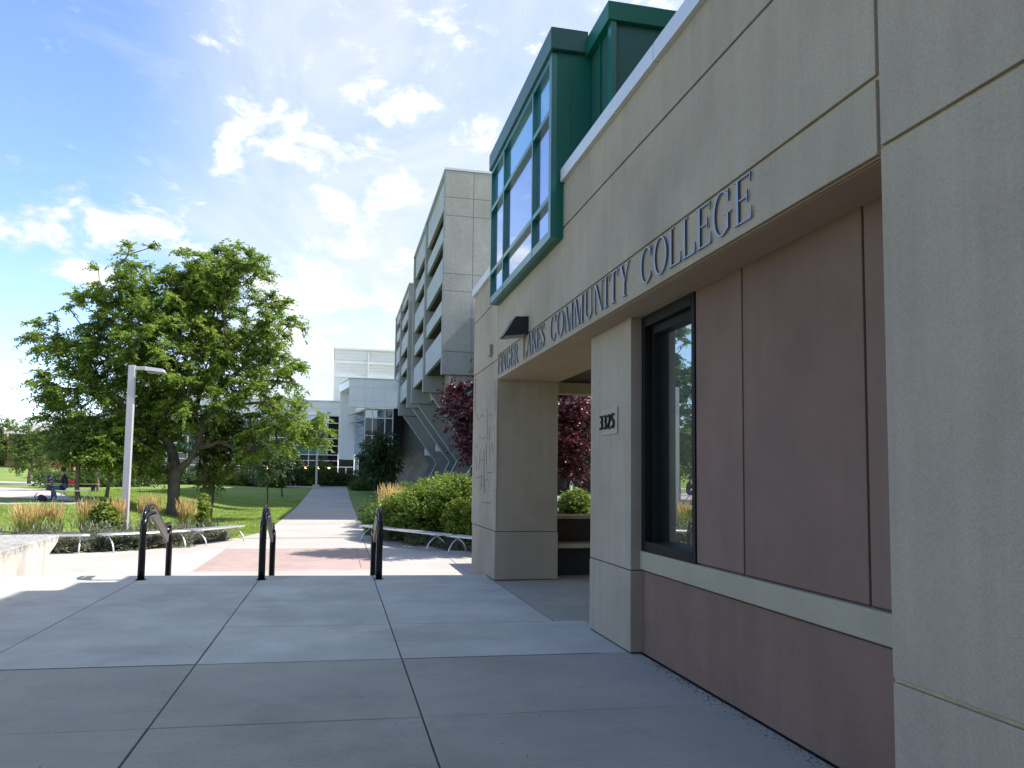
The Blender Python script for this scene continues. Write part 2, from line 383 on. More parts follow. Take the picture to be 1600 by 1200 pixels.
M['bark_pale'] = surf('pale_young_bark', (.20, .155, .12), .9, .2, 3, .2, 22, .6, 28, bdist=.02)
M['wood'] = surf('weathered_wood', (.30, .22, .15), .8, .2, 3, .2, 30, .3, 40)
M['brown_wall'] = surf('dark_brown_panel', (.022, .013, .011), .6, .15, 2, .1, 40, .1, 60)
M['locust'] = leaf_mat('locust_leaf', (.14, .235, .038), (.29, .385, .066), (.42, .46, .13), .60)
M['young'] = leaf_mat('young_leaf', (.085, .125, .03), (.16, .19, .05), (.24, .16, .07), .34)
M['mid'] = leaf_mat('mid_leaf', (.085, .15, .032), (.16, .235, .048), None, .42)
M['dark'] = leaf_mat('dark_leaf', (.045, .085, .028), (.085, .14, .04), None, .32)
M['bright'] = leaf_mat('bright_shrub_leaf', (.13, .21, .028), (.25, .33, .045), (.38, .37, .08), .42)
M['willow'] = leaf_mat('willow_leaf', (.12, .175, .03), (.19, .23, .045), None, .34)
M['purple'] = leaf_mat('purple_leaf', (.048, .009, .018), (.11, .018, .030), (.26, .045, .05), .3, .36, .7)
M['silver'] = leaf_mat('silver_leaf', (.12, .15, .085), (.22, .24, .15), (.33, .32, .22), .2)
M['catmint'] = leaf_mat('catmint_leaf', (.14, .165, .095), (.27, .275, .18), (.34, .29, .37), .25)
M['cover'] = leaf_mat('ground_cover_leaf', (.10, .13, .08), (.19, .215, .135), (.27, .25, .15), .25)
M['straw'] = leaf_mat('reed_plume', (.52, .38, .15), (.70, .53, .25), None, .3, .8, .1)
M['reed'] = leaf_mat('reed_blade', (.14, .17, .03), (.30, .27, .07), None, .3, .7, .2)
M['lime'] = leaf_mat('lime_leaf', (.17, .25, .02), (.28, .36, .04), None, .35)
M['grassblade'] = leaf_mat('grass_blade', (.22, .32, .055), (.36, .44, .10), None, .4, .7, .2)
M['grit'] = surf('grit', (.20, .185, .16), .95, .3, 20, .3, 60, 0)
# ================================================================== upper plaza
def skew(Y0):
    return 0.045 + 0.063 * sstep(6.5, 12.9, Y0)
def yj(Y0, X): return Y0 - skew(Y0) * X
plaza = MB()
plaza.prism([(-14, -9, -.6), (3.4, -9, -.6), (3.4, yj(12.88, 3.4) - .03, -.6), (-14, yj(12.88, -14) - .03, -.6)],
            [(-14, -9, -.012), (3.4, -9, -.012), (3.4, yj(12.88, 3.4) - .03, -.012), (-14, yj(12.88, -14) - .03, -.012)])
plaza_o = tag(plaza.build('plaza_pavement', M['joint_dark']), kind='structure')
XJ = [-13.2, -11.5, -9.78, -8.06, -6.33, -4.62, -2.89, -1.13, .61, 2.44]
YJ = [-8.4, -6.7, -5.0, -3.2, -1.5, .2, 1.92, 3.64, 5.36, 7.05, 8.68, 10.26, 11.9, 12.88]
for j in range(len(YJ) - 1):
    for i in range(len(XJ) - 1):
        g = .006
        xr_ = 2.815 if (i == len(XJ) - 2 and YJ[j] < 8) else XJ[i + 1]
        x0, x1, a, b = XJ[i] + g, xr_ - g, YJ[j] + g, YJ[j + 1] - (0 if j == len(YJ) - 2 else g)
        dz = random.uniform(-.002, .002)
        q = [(x0, yj(a, x0)), (x1, yj(a, x1)), (x1, yj(b, x1)), (x0, yj(b, x0))]
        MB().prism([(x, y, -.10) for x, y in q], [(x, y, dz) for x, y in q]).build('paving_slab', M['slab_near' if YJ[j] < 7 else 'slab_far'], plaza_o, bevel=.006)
sl = MB()
for i in range(len(XJ) - 1):
    x0, x1 = XJ[i] + .006, XJ[i + 1] - .006
    sl.add([(x0, yj(7.05, x0) - .004, .0035), (x1, yj(7.05, x1) - .004, .0035), (x1, yj(7.05, x1) + .012, .0035), (x0, yj(7.05, x0) + .012, .0035)], [(0, 1, 2, 3)])
sl.build('joint_sealant', M['sealant'], plaza_o)
# passage floor under the lintel
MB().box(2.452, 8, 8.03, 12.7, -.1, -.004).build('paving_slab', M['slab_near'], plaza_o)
# steps down
steps_o = tag(MB().prism([(-4.7, yj(12.88, -4.7) - .02, -.6), (2.44, yj(12.88, 2.44) - .02, -.6), (2.44, 14.0, -.6), (-4.7, 14.6, -.6)],
                         [(-4.7, yj(12.88, -4.7) - .02, -.46), (2.44, yj(12.88, 2.44) - .02, -.46), (2.44, 14.0, -.46), (-4.7, 14.6, -.46)]).build('steps', M['slab_low']), kind='structure')
for k, (d0, d1) in enumerate(((-.02, .56), (-.0, 1.12))):
    zt = -.15 * (k + 1)
    q = [(-4.75, yj(12.88, -4.75) + d0), (2.44, yj(12.88, 2.44) + d0), (2.44, yj(12.88, 2.44) + d1), (-4.75, yj(12.88, -4.75) + d1)]
    MB().prism([(x, y, -.455 + .002 * k - (.15 if k == 0 else 0) * 0) for x, y in q], [(x, y, zt) for x, y in q]).build('step', M['slab_low'], steps_o, bevel=.008)

# ================================================================== lower plaza, path, lawn
low_o = tag(MB().prism([(-12, 13.2, -.6), (9, 12.2, -.6), (9, 26, -.6), (-12, 26, -.6)],
                       [(-12, 13.2, -.462), (9, 12.2, -.462), (9, 26, -.462), (-12, 26, -.462)]).build('lower_plaza_pavement', M['joint_dark']), kind='structure')
LX = [-12, -9.2, -7.0, -4.88, -2.92, .87, 2.82, 4.9, 9.0]
LY = [13.4, 17.38, 22.45, 26.0]
for j in range(3):
    for i in range(len(LX) - 1):
        x0, x1, y0, y1 = LX[i] + .008, LX[i + 1] - .008, LY[j] + .008, LY[j + 1] - .008
        if j == 0 and i >= 6: y0 = 12.3
        pk = (i == 4 and j == 1)
        if pk:
            n, w = 0, .28     # border bands round an inner field
            for (a, b, c, d) in ((x0, x1, y0, y0 + w), (x0, x1, y1 - w, y1), (x0, x0 + w, y0 + w + .008, y1 - w - .008), (x1 - w, x1, y0 + w + .008, y1 - w - .008),
                                 (x0 + w + .008, x1 - w - .008, y0 + w + .008, (y0 + y1) / 2 - .004), (x0 + w + .008, x1 - w - .008, (y0 + y1) / 2 + .004, y1 - w - .008)):
                tag(MB().box(a, b, c, d, -.55, LOW).build('paving_slab', M['pink'], low_o, bevel=.005), 'pink coloured concrete slab')
        else:
            MB().box(x0, x1, y0, y1, -.55, LOW + random.uniform(-.001, .001)).build('paving_slab', M['slab_low'], low_o, bevel=.005)
# lawn: one sheet out to the horizon
gx = np.concatenate([[-1500, -700, -300, -150], np.arange(-90, -14, 1.6), np.arange(-14, 14, .8), np.arange(14, 60, 6), [90, 150, 300, 700, 1500]])
gy = np.concatenate([[-600, -200, -60, -20, 5], np.arange(14, 60, .9), np.arange(60, 160, 4), [180, 250, 400, 800, 1600]])
V = [(x, y, terrain(x, y) - .012 - (.12 if y < 25.5 and -11.5 < x < 8.8 else 0) - (.6 if y < 12 else 0)) for y in gy for x in gx]
nx = len(gx)
Fq = [(j * nx + i, j * nx + i + 1, (j + 1) * nx + i + 1, (j + 1) * nx + i) for j in range(len(gy) - 1) for i in range(nx - 1)]
lawn_o = tag(np_mesh('lawn', V, Fq, M['lawn'], smooth=True), kind='structure')
# path to the far building
def ground_sheet(mb, poly_fn, y0, y1, n, dz, th=.12):
    for k in range(n):
        a, b = y0 + (y1 - y0) * k / n, y0 + (y1 - y0) * (k + 1) / n
        (la, ra), (lb, rb) = poly_fn(a), poly_fn(b)
        q = [(la, a), (ra, a), (rb, b), (lb, b)]
        mb.prism([(x, y, terrain(x, y) - th) for x, y in q], [(x, y, terrain(x, y) + dz) for x, y in q])
def path_w(y):
    fl = .75 * (1 - sstep(25.5, 30, y))
    return (-2.38 + .006 * (y - 30) * 0 - fl * .8, 1.02 + .3 * (1 - sstep(25.5, 29, y)))
path_o = MB(); ground_sheet(path_o, path_w, 25.98, 97, 44, -.006)
path_o = tag(path_o.build('path', M['joint_dark']), kind='structure')
yy = 26.0
while yy < 96:
    st = 2.1; mb = MB()
    ground_sheet(mb, path_w, yy + .006, min(yy + st, 97) - .006, 2, .012)
    mb.build('paving_slab', M['slab_low'], path_o); yy += st
# patio and cross path on the left
def strip(name, pts, mt, dz):
    mb = MB(); tri = [(x, y) for x, y in pts]
    mb.prism([(x, y, terrain(x, y) - .2) for x, y in tri], [(x, y, terrain(x, y) + dz) for x, y in tri])
    return tag(mb.build(name, mt), kind='structure')
PATIO = [on_ground(*q) for q in ((-260, 791), (0, 789.5), (100, 788), (134, 787.5), (130, 784), (112, 779), (92, 772), (70, 766), (0, 762.5), (-260, 761))]
PATIO = [(p.x, p.y) for p in PATIO]
strip('patio_pavement', PATIO, M['patio'], .045)
CP = [on_ground(*q) for q in ((-260, 757), (0, 757.5), (150, 759.5), (150, 757.5), (0, 753), (-260, 752))]
strip('cross_path', [(p.x, p.y) for p in CP], M['slab_low'], .06)
strip('building_walk', [(-30, 84.5), (-2.5, 84.5), (-2.5, 87), (-30, 87)], M['slab_low'], .05)
# planting beds
LB = [(-12, 20.2), (-9, 20.9), (-7.0, 21.75), (-5.4, 22.35), (-4.1, 23.6), (-3.25, 25.4), (-3.3, 26.4), (-4.4, 27.6), (-7, 28.4), (-12, 28.2)]
RB = [(1.16, 27.2), (1.35, 26.0), (2.2, 23.9), (3.25, 21.75), (4.6, 19.8), (6.6, 18.6), (9, 18.4), (9, 34.5), (1.3, 34.5)]
def bed(name, poly):
    mb = MB(); n = len(poly); cx = sum(p[0] for p in poly) / n; cy = sum(p[1] for p in poly) / n
    a = [(x, y, LOW - .1) for x, y in poly]; b = [(x, y, LOW + .035) for x, y in poly]
    c = [(cx + (x - cx) * .8, cy + (y - cy) * .8, LOW + .10) for x, y in poly]
    v = a + b + c; f = []
    for i in range(n):
        k = (i + 1) % n; f += [(i, k, n + k, n + i), (n + i, n + k, 2 * n + k, 2 * n + i)]
    f.append(tuple(range(2 * n, 3 * n)))
    mb.add(v, f); return tag(mb.build(name, M['soil']), kind='structure')
bed('planting_bed', LB); bed('planting_bed', RB)

# ================================================================== the college building beside the camera
W = 2.45
col = thing('college_building', 'tan stucco building with raised lettering, mauve panels and green roof monitor', 'building', (W, 6, 0))
def part(name, mt, *boxes, parent=None, bevel=0.0, label=None):
    mb = MB()
    for b in boxes: mb.box(*b)
    o = mb.build(name, mt, parent if parent is not None else col, bevel=bevel)
    if label: o['label'] = label
    return o
T = .028
# sealant backing seen in the panel joints
part('joint_backing', M['joint'], (W + .022, 2.74, 3.06, 14.135, 3.19, 4.99), (W + .0225, 2.74, -8, 3.059, .0, 4.985), (W + .0222, 3.455, 11.945, 14.132, -.5, 3.189))
J = .011
for (y0, y1, z0, z1) in ((-8, 3.045, -.02, .735), (-8, 3.045, .735 + 2 * J, 3.185), (-8, 3.045, 3.185 + 2 * J, 5.0),
                         (3.045 + 2.2 * J, 11.915, 3.175, 3.545), (3.045 + 2.2 * J, 11.915, 3.545 + 2 * J, 4.475), (3.045 + 2.2 * J, 11.915, 4.475 + 2 * J, 5.0),
                         (11.935, 14.15, .755 + .012, 3.485), (11.935, 14.15, 3.485 + 2 * J, 4.475), (11.935, 14.15, 4.475 + 2 * J, 5.0)):
    part('wall_panel', M['stucco'], (W, W + T, y0, y1, z0, z1), bevel=.004)
# solid mass behind
part('upper_block', M['stucco_in'], (2.75, 9.0, -8, 14.12, 3.36, 4.95))
part('rear_block', M['stucco_in'], (2.96, 9.0, -8, 7.4, -.02, 3.30))
part('added_shade_wing', M['stucco_in'], (-11, 9.0, -16, -8.5, -.1, 9.5))  # unseen wing added behind the camera to dim the pier and near paving
part('roof_storey', M['stucco_in'], (5.4, 9.0, -8, 10.9, 4.96, 11.0))
# lintel underside with its drip groove
part('soffit', M['stucco_in'], (W + .05, 2.735, 3.06, 11.915, 3.165, 3.30), (2.741, 3.46, 3.06, 11.915, 3.1655, 3.30), (W + T + .002, W + .035, 3.06, 11.915, 3.168, 3.30))
part('passage_ceiling', M['brown_wall'], (3.47, 8.9, 7.45, 13.2, 3.30, 3.355))
part('passage_beam', M['stucco'], (3.47, 8.9, 12.9, 13.2, 3.10, 3.29))
# far pier
part('pier', M['stucco'], (W + .03, 3.46, 11.93, 14.148, .765, 3.36), bevel=.006)
part('pier_base', M['stucco'], (W - .012, 3.47, 11.915, 14.0, .012, .756), bevel=.01)
part('pier_base', M['stucco'], (W + .0, 3.45, 12.6, 14.16, -.5, .010))
part('pier_core', M['joint_dark'], (W + .02, 3.44, 11.94, 14.0, .0, .77))
# column between passage and window
part('column', M['stucco'], (2.70, 3.2, 6.84, 8.02, .772, 3.166), bevel=.006)
part('column_base', M['stucco'], (2.695, 3.2, 6.835, 8.025, .015, .762), bevel=.010)
part('column_core', M['joint_dark'], (2.708, 3.15, 6.85, 8.01, 0, .79))
# recessed mauve bay
RX = 2.82
part('recess_backing', M['mauve_joint'], (RX + .02, 2.95, 3.0, 5.70, .0, 3.17))
for y0, y1 in ((3.0, 3.655), (3.675, 4.97), (4.99, 5.715)):
    part('mauve_panel', M['mauve'], (RX, RX + .035, y0, y1, .962, 3.167), bevel=.004)
part('mauve_base_panel', M['mauve'], (RX - .005, 2.94, 3.0, 6.834, .012, .765), bevel=.005)
part('sill_band', M['sill'], (RX - .03, 2.945, 3.0, 6.838, .779, .95), bevel=.008)
part('sill_band_bed', M['mauve_joint'], (RX + .012, 2.942, 3.0, 6.83, .76, .79))
win = part('window', M['dark_frame'], (RX - .012, 2.942, 5.72, 5.775, .955, 3.16), (RX - .012, 2.942, 6.755, 6.836, .955, 3.16),
           (RX - .014, 2.942, 5.776, 6.754, .955, 1.045), (RX - .014, 2.942, 5.776, 6.754, 3.06, 3.16), (RX + .06, 2.942, 6.70, 6.7545, 1.046, 3.059), (RX + .05, 2.942, 5.776, 6.699, 2.985, 3.059),
           label='tall dark framed window reflecting the trees')
part('pane', M['window_glass'], (2.931, 2.938, 5.77, 6.76, 1.04, 3.065), parent=win)
part('window_back', M['black_matt'], (2.944, 2.957, 5.70, 6.84, .95, 3.17), parent=win)
# coping
part('coping', M['coping'], (W - .05, 2.80, -8, 5.6, 5.005, 5.155), bevel=.006)
part('coping', M['coping'], (W - .05, 2.80, 5.608, 8.265, 5.005, 5.155), bevel=.006)
part('coping', M['coping'], (W - .05, 2.80, 11.96, 14.2, 5.005, 5.155), bevel=.006)
part('coping_shadow_gap', M['joint'], (W + .002, 2.7, -8, 8.26, 4.998, 5.006))
# green roof monitor
mon = part('roof_monitor', M['green_dark'], (2.78, 8.8, 7.56, 14.0, 4.96, 6.55), label='dark green metal roof monitor')
part('fascia', M['green'], (2.70, 8.9, 7.50, 14.05, 6.551, 6.76), parent=mon, bevel=.006)
part('corner_trim', M['teal_frame'], (2.74, 2.80, 7.52, 7.62, 4.97, 6.55), parent=mon)
part('seam', M['green'], (2.755, 2.779, 7.93, 7.95, 4.97, 6.55), parent=mon)
part('seam', M['green'], (3.32, 3.345, 7.535, 7.559, 4.97, 6.55), parent=mon)
# green bay window
BX = 2.30
bay = part('bay_window', M['green'], (BX + .066, 2.779, 8.30, 11.92, 4.36, 6.58), bevel=.006, label='projecting green metal bay window with sky reflecting panes')
part('fascia', M['green_dark'], (BX - .03, 2.72, 8.24, 11.97, 6.581, 6.84), parent=bay, bevel=.006)
part('seam', M['green_dark'], (2.51, 2.522, 8.292, 8.30, 4.38, 6.575), parent=bay)
fr = .045
for y in (8.30, 9.17, 10.92, 11.865):
    part('mullion', M['teal_frame'], (BX - .004, BX + .064, y, y + (fr if y > 8.31 else .10), 4.365, 6.575), parent=bay)
YS = [8.40, 9.17, 9.215, 10.92, 10.965, 11.865]
for k in range(3):
    for z0, z1 in ((4.365, 4.47), (4.835, 4.895), (5.865, 5.925), (6.49, 6.575)):
        part('transom', M['teal_frame'], (BX - .001, BX + .062, YS[2 * k] + .001, YS[2 * k + 1] - .001, z0, z1), parent=bay)
    for z0, z1, g in ((4.47, 4.835, 'bay_glass'), (4.895, 5.865, 'bay_glass'), (5.925, 6.49, 'bay_spandrel')):
        part('pane', M[g], (BX + .048, BX + .0645, YS[2 * k] + .001, YS[2 * k + 1] - .001, z0 + .001, z1 - .001), parent=bay)
# incised drawing on the far pier
ZS = 5.714
etch = [[(75, 10), (70, 290), (98, 380)], [(98, 380), (120, 345), (140, 335), (152, 352)], [(237, 120), (210, 180), (185, 270), (180, 560)], [(250, 20), (248, 300), (236, 370)],
        [(198, 318), (208, 338), (228, 345)], [(105, 540), (120, 528), (135, 548), (160, 530), (168, 545)], [(65, 575), (78, 625), (100, 605)], [(118, 645), (105, 815)],
        [(152, 640), (152, 900), (158, 1030)], [(173, 590), (172, 780), (196, 985)], [(110, 740), (145, 735)], [(200, 600), (205, 735)], [(212, 570), (232, 700)], [(228, 585), (230, 660)],
        [(78, 700), (85, 820), (96, 820)], [(82, 892), (120, 888), (132, 870), (122, 1005)], [(185, 845), (210, 850), (228, 842)], [(155, 918), (185, 908)], [(130, 960), (150, 975)],
        [(130, 1122), (150, 1112), (190, 1122), (222, 1108)], [(205, 440), (200, 560)], [(240, 420), (238, 470)], [(60, 970), (72, 972)], [(230, 1010), (242, 1008)], [(245, 480), (247, 1190)], [(265, 60), (262, 1190)], [(68, 640), (66, 960)]]
mb = MB()
for k, pl in enumerate(etch):
    P3 = [on_x(730 + a / ZS, 590 + b / ZS, W) for a, b in pl]
    wd = .010 if k in (0, 8, 9) else .006
    if k in (24, 25, 26): wd = .002
    for a, b in zip(P3[:-1], P3[1:]):
        d = (b - a); n = Vector((0, -d.z, d.y)).normalized() * wd * (1.0 if abs(d.z) < abs(d.y) * 2 else 3.0)
        x = W - .0012 - .00004 * k
        mb.add([(x, a.y - n.y, a.z - n.z), (x, a.y + n.y, a.z + n.z), (x, b.y + n.y, b.z + n.z), (x, b.y - n.y, b.z - n.z)], [(0, 1, 2, 3)])
tag(mb.build('etched_drawing', M['etch'], col), 'thin incised line drawing on the pier', kind='stuff')
# wall lamp
a, b_, c, d = at(806, 494, 9.9), at(826, 494, 9.9), at(826, 521, 9.9), at(787, 524, 9.9)
lampw = thing('wall_light', 'black wedge shaped wall light above the lettering', 'wall light', (W, 10.1, c.z))
pr = [(W - .002, b_.z), (a.x, a.z), (d.x, d.z), (W - .002, c.z)]
MB().prism([(x, 9.9, z) for x, z in pr], [(x, 10.2, z) for x, z in pr]).build('housing', M['black_matt'], lampw, bevel=.006)
MB().prism([(W - .03, 9.92, c.z - .004), (d.x + .04, 9.92, d.z + .003), (d.x + .04, 10.18, d.z + .003), (W - .03, 10.18, c.z - .004)],
           [(W - .03, 9.92, c.z - .012), (d.x + .04, 9.92, d.z - .008), (d.x + .04, 10.18, d.z - .008), (W - .03, 10.18, c.z - .012)]).build('lens', M['plaque'], lampw)
bx = thing('alarm_box', 'small reddish box on the wall left of the wall light', 'alarm box', (W, 12.45, 3.62))
MB().box(W - .05, W - .001, 12.36, 12.54, 3.62, 3.81).build('box', surf('alarm_box_paint', (.33, .24, .21), .6, .05), bx, bevel=.005)
MB().box(W - .055, W - .051, 12.39, 12.51, 3.66, 3.77).build('cover', surf('alarm_cover', (.40, .33, .30), .5, .05), bx)

# ------------------------------------------------------------------ raised lettering
def glyph(ch):
    st, th, sf = .105, .038, .026
    P = []
    def rect(x0, y0, x1, y1): P.append([(x0, y0), (x1, y0), (x1, y1), (x0, y1)])
    def quad(*p): P.append(list(p))
    def serif(x0, x1, y): rect(x0, y, x1, y + sf)
    def arc(cx, cy, rx, ry, tx, ty, a0, a1, n=22):
        o = []; i = []
        for k in range(n + 1):
            a = R(a0 + (a1 - a0) * k / n)
            o.append((cx + rx * math.cos(a), cy + ry * math.sin(a))); i.append((cx + (rx - tx) * math.cos(a), cy + (ry - ty) * math.sin(a)))
        P.append(o + i[::-1])
    if ch == 'I': w = .42; rect(.14, 0, .14 + st, 1); serif(.03, .39, 0); serif(.03, .39, 1 - sf)
    elif ch in 'FEL':
        w = {'F': .74, 'E': .80, 'L': .80}[ch]; rect(.12, 0, .12 + st, 1); serif(.01, .38 if ch == 'F' else .26, 0)
        if ch in 'FE':
            rect(.01, 1 - th, w - .04, 1); quad((w - .08, 1 - th), (w - .04, .78), (w - .04, 1 - th))
            rect(.25, .50, w - .2, .50 + th); rect(w - .22, .40, w - .18, .66)
        else: serif(.01, .38, 1 - sf)
        if ch in 'EL': rect(.25, 0, w - .04, th); quad((w - .11, th), (w - .02, th), (w + .0, .26))
    elif ch == 'N':
        w = 1.02; rect(.14, 0, .14 + th, 1); rect(w - .2, 0, w - .2 + th, 1); quad((.10, 1), (.26, 1), (w - .145, 0), (w - .22, 0))
        serif(.03, .30, 0); serif(.0, .2, 1 - sf); serif(w - .31, w - .02, 1 - sf)
    elif ch == 'M':
        w = 1.22; rect(.14, 0, .14 + th, 1); rect(w - .27, 0, w - .27 + st, 1); quad((.12, 1), (.28, 1), (.66, .0), (.57, .0)); quad((w - .27, 1), (w - .20, 1), (.64, .0), (.58, .0))
        serif(.03, .30, 0); serif(w - .38, w - .02, 0); serif(.02, .2, 1 - sf); serif(w - .25, w - .02, 1 - sf)
    elif ch == 'R':
        w = .92; rect(.12, 0, .12 + st, 1); serif(.02, .37, 0); arc(.40, .735, .33, .265, st, th, -90, 90); rect(.02, 1 - th, .42, 1); rect(.25, .47, .42, .47 + th)
        quad((.40, .49), (.53, .49), (.90, 0), (.72, 0)); serif(.72, .94, 0)
    elif ch == 'A':
        w = .98; quad((.08, 0), (.08 + th * 1.2, 0), (.53, 1), (.46, 1)); quad((.72, 0), (.72 + st * 1.1, 0), (.55, 1), (.43, 1)); rect(.24, .33, .74, .33 + th); serif(0, .24, 0); serif(.64, .98, 0)
    elif ch == 'K':
        w = .98; rect(.12, 0, .12 + st, 1); serif(.02, .37, 0); serif(.02, .37, 1 - sf); quad((.25, .42), (.32, .42), (.86, 1), (.77, 1)); quad((.38, .56), (.50, .66), (.94, 0), (.76, 0)); serif(.68, .98, 0); serif(.66, .94, 1 - sf)
    elif ch == 'S':
        w = .72; arc(.36, .745, .27, .255, st * .8, th, 35, 200, 16); arc(.36, .255, .29, .255, st * .8, th, -160, 20, 16)
        quad((.09, .66), (.20, .70), (.645, .34), (.53, .28)); rect(.56, .74, .60, .98); rect(.07, .03, .11, .30)
    elif ch in 'CG':
        w = .95 if ch == 'C' else 1.02; arc(.50, .5, .45, .515, st, th, 42, 318 if ch == 'C' else 312, 30); rect(.80, .70, .84, .98)
        if ch == 'G': rect(.72, .08, .72 + st, .44); serif(.60, .96, .43)
        else: quad((.80, .10), (.84, .13), (.86, .25), (.82, .22))
    elif ch == 'O': w = 1.02; arc(.51, .5, .46, .515, st, th, 0, 180, 24); arc(.51, .5, .46, .515, st, th, 180, 360, 24)
    elif ch == 'U':
        w = 1.0; rect(.13, .32, .13 + st, 1); rect(.80, .32, .80 + th, 1); arc(.4925, .325, .3625, .34, st * .85, th * 1.4, 180, 360, 20); serif(.03, .37, 1 - sf); serif(.71, .95, 1 - sf)
    elif ch == 'T': w = .86; rect(.365, 0, .365 + st, 1); serif(.26, .60, 0); rect(.04, 1 - th, .82, 1); quad((.04, .76), (.09, 1 - th), (.04, 1 - th)); quad((.82, .76), (.82, 1 - th), (.77, 1 - th))
    elif ch == 'Y': w = .96; rect(.42, 0, .42 + st, .46); serif(.31, .66, 0); quad((.42, .44), (.555, .44), (.26, 1), (.10, 1)); quad((.50, .44), (.555, .44), (.86, 1), (.79, 1)); serif(.01, .35, 1 - sf); serif(.67, .95, 1 - sf)
    elif ch == '3': w = .58; arc(.27, .74, .22, .26, .10, .07, -75, 150, 16); arc(.25, .28, .27, .28, .11, .07, -150, 78, 18); rect(.20, .50, .34, .56)
    elif ch == '2': w = .58; arc(.27, .72, .23, .28, .11, .07, -20, 160, 16); quad((.03, .06), (.15, .06), (.49, .63), (.385, .63)); rect(.03, 0, .50, .10)
    elif ch == '5': w = .58; arc(.24, .32, .27, .32, .11, .07, -150, 100, 18); rect(.09, .56, .16, 1); rect(.09, .90, .50, 1); quad((.12, .50), (.12, .58), (.26, .64), (.26, .57))
    else: w = .4
    return P, w
def make_glyph(name, ch, ystart, z0, hgt, wscale, xf, depth, mt, parent):
    P, w = glyph(ch); mb = MB()
    for k, poly in enumerate(P):
        e = .0003 * k
        a = [(xf + e, ystart - u * wscale, z0 + v * hgt) for u, v in poly]; b = [(xf + depth - e * .5, y, z) for _, y, z in a]
        mb.prism(a, b)
    o = mb.build(name, mt, parent); o.data.materials.append(M['letter_side_shade'] if mt is M['letter'] else mt)
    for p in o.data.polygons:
        if abs(p.normal.x) < .5: p.material_index = 1  # side faces take the painted-in shade
    return o
words = (('FINGER', 11.84, 10.47), ('LAKES', 10.16, 9.02), ('COMMUNITY', 8.77, 6.19), ('COLLEGE', 5.96, 4.17))
let = thing('wall_lettering', 'raised grey serif lettering along the lintel of the tan building', 'lettering', (W, 8, 3.25))
for wd, ys, ye in words:
    tot = sum(glyph(c)[1] + .06 for c in wd) - .06; sc = (ys - ye) / tot; y = ys
    for c in wd:
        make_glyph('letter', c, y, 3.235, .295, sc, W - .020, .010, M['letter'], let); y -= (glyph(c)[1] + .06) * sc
num = thing('house_number', 'black number 3325 on a pale plaque on the column', 'number sign', (2.70, 7.45, 2.1))
p0, p1 = on_x(942, 641, 2.70), on_x(966, 677, 2.70)
MB().box(2.688, 2.6945, p1.y, p0.y, p1.z, p0.z).build('plaque', M['plaque'], num, bevel=.002)
q0, q1 = on_x(937.5, 672, 2.68), on_x(961.5, 645, 2.68)
y = q0.y
for c in '3325':
    make_glyph('digit', c, y, 2.125, .15, (q0.y - q1.y) / 2.32 * .80, 2.668, .018, M['black'], num); y -= (q0.y - q1.y) / 4

# ------------------------------------------------------------------ cheek wall left of the steps
prof = [(8.0, -.6), (15.05, -.6), (15.05, .12), (15.65, .32), (15.75, .455), (8.0, .455)]
ck = MB()
ck.prism([(-4.62 - .07 * (y - 11), y, z) for y, z in prof], [(-7.4, y, z) for y, z in prof])
tag(ck.build('cheek_wall', M['cheek'], bevel=.02), 'weathered low concrete wall left of the steps', 'wall')

# ------------------------------------------------------------------ handrails on the steps
def handrail(x, y0, label):
    t = thing('handrail', label, 'handrail', (x, y0, 0), 'handrails on the steps'); yr = y0 + 1.95
    def arcp(pts, n=6):                      # smooth a polyline through its corners
        out = [Vector(pts[0])]
        for i in range(1, len(pts) - 1):
            a, b, c = Vector(pts[i - 1]), Vector(pts[i]), Vector(pts[i + 1])
            r = min((a - b).length, (c - b).length) * .48
            p, q = b + (a - b).normalized() * r, b + (c - b).normalized() * r
            for k in range(n + 1):
                s = k / n; out.append(p * (1 - s) ** 2 + b * 2 * s * (1 - s) + q * s * s)
        out.append(Vector(pts[-1])); return out
    MB().tube(arcp([(x, y0, 0), (x, y0, .86), (x, y0 + .16, .955), (x, y0 + .62, .96)]), .052, 12).build('post', M['black'], t, smooth=True)
    MB().tube(arcp([(x, yr, -.45), (x, yr, .60), (x, yr - .3, .62)]), .052, 12).build('post', M['black'], t, smooth=True)
    MB().tube(arcp([(x, y0 + .01, .78), (x, y0 + .02, 1.0), (x, y0 + .22, 1.10), (x, y0 + .62, 1.105), (x, yr - .42, .665), (x, yr - .30, .735), (x, yr - .03, .735), (x, yr, .56)]), .030, 10).build('top_rail', M['black'], t, smooth=True)
    MB().prism([(x - .022, y0 + .42, .945), (x - .022, y0 + .66, 1.06), (x - .022, yr - .12, .59), (x - .022, yr - .22, .42)],
               [(x + .022, y0 + .42, .945), (x + .022, y0 + .66, 1.06), (x + .022, yr - .12, .59), (x + .022, yr - .22, .42)]).build('infill_panel', M['rail_cap'], t, bevel=.006)
    MB().box(x - .012, x + .012, y0 + .30, y0 + .33, .95, 1.10).build('bracket', M['black'], t)
    MB().box(x - .012, x + .012, yr - .2, yr - .17, .60, .73).build('bracket', M['black'], t)
    MB().tube([(x, y0, 0), (x, y0, .012)], .075, 14).build('base_plate', M['black'], t)
handrail(-2.85, 12.70, 'leftmost of the three black tubular handrails, nearest the low concrete wall')
handrail(-1.09, 12.50, 'middle of the three black tubular handrails on the steps')
handrail(.68, 12.33, 'rightmost of the three black tubular handrails, nearest the lettered building')

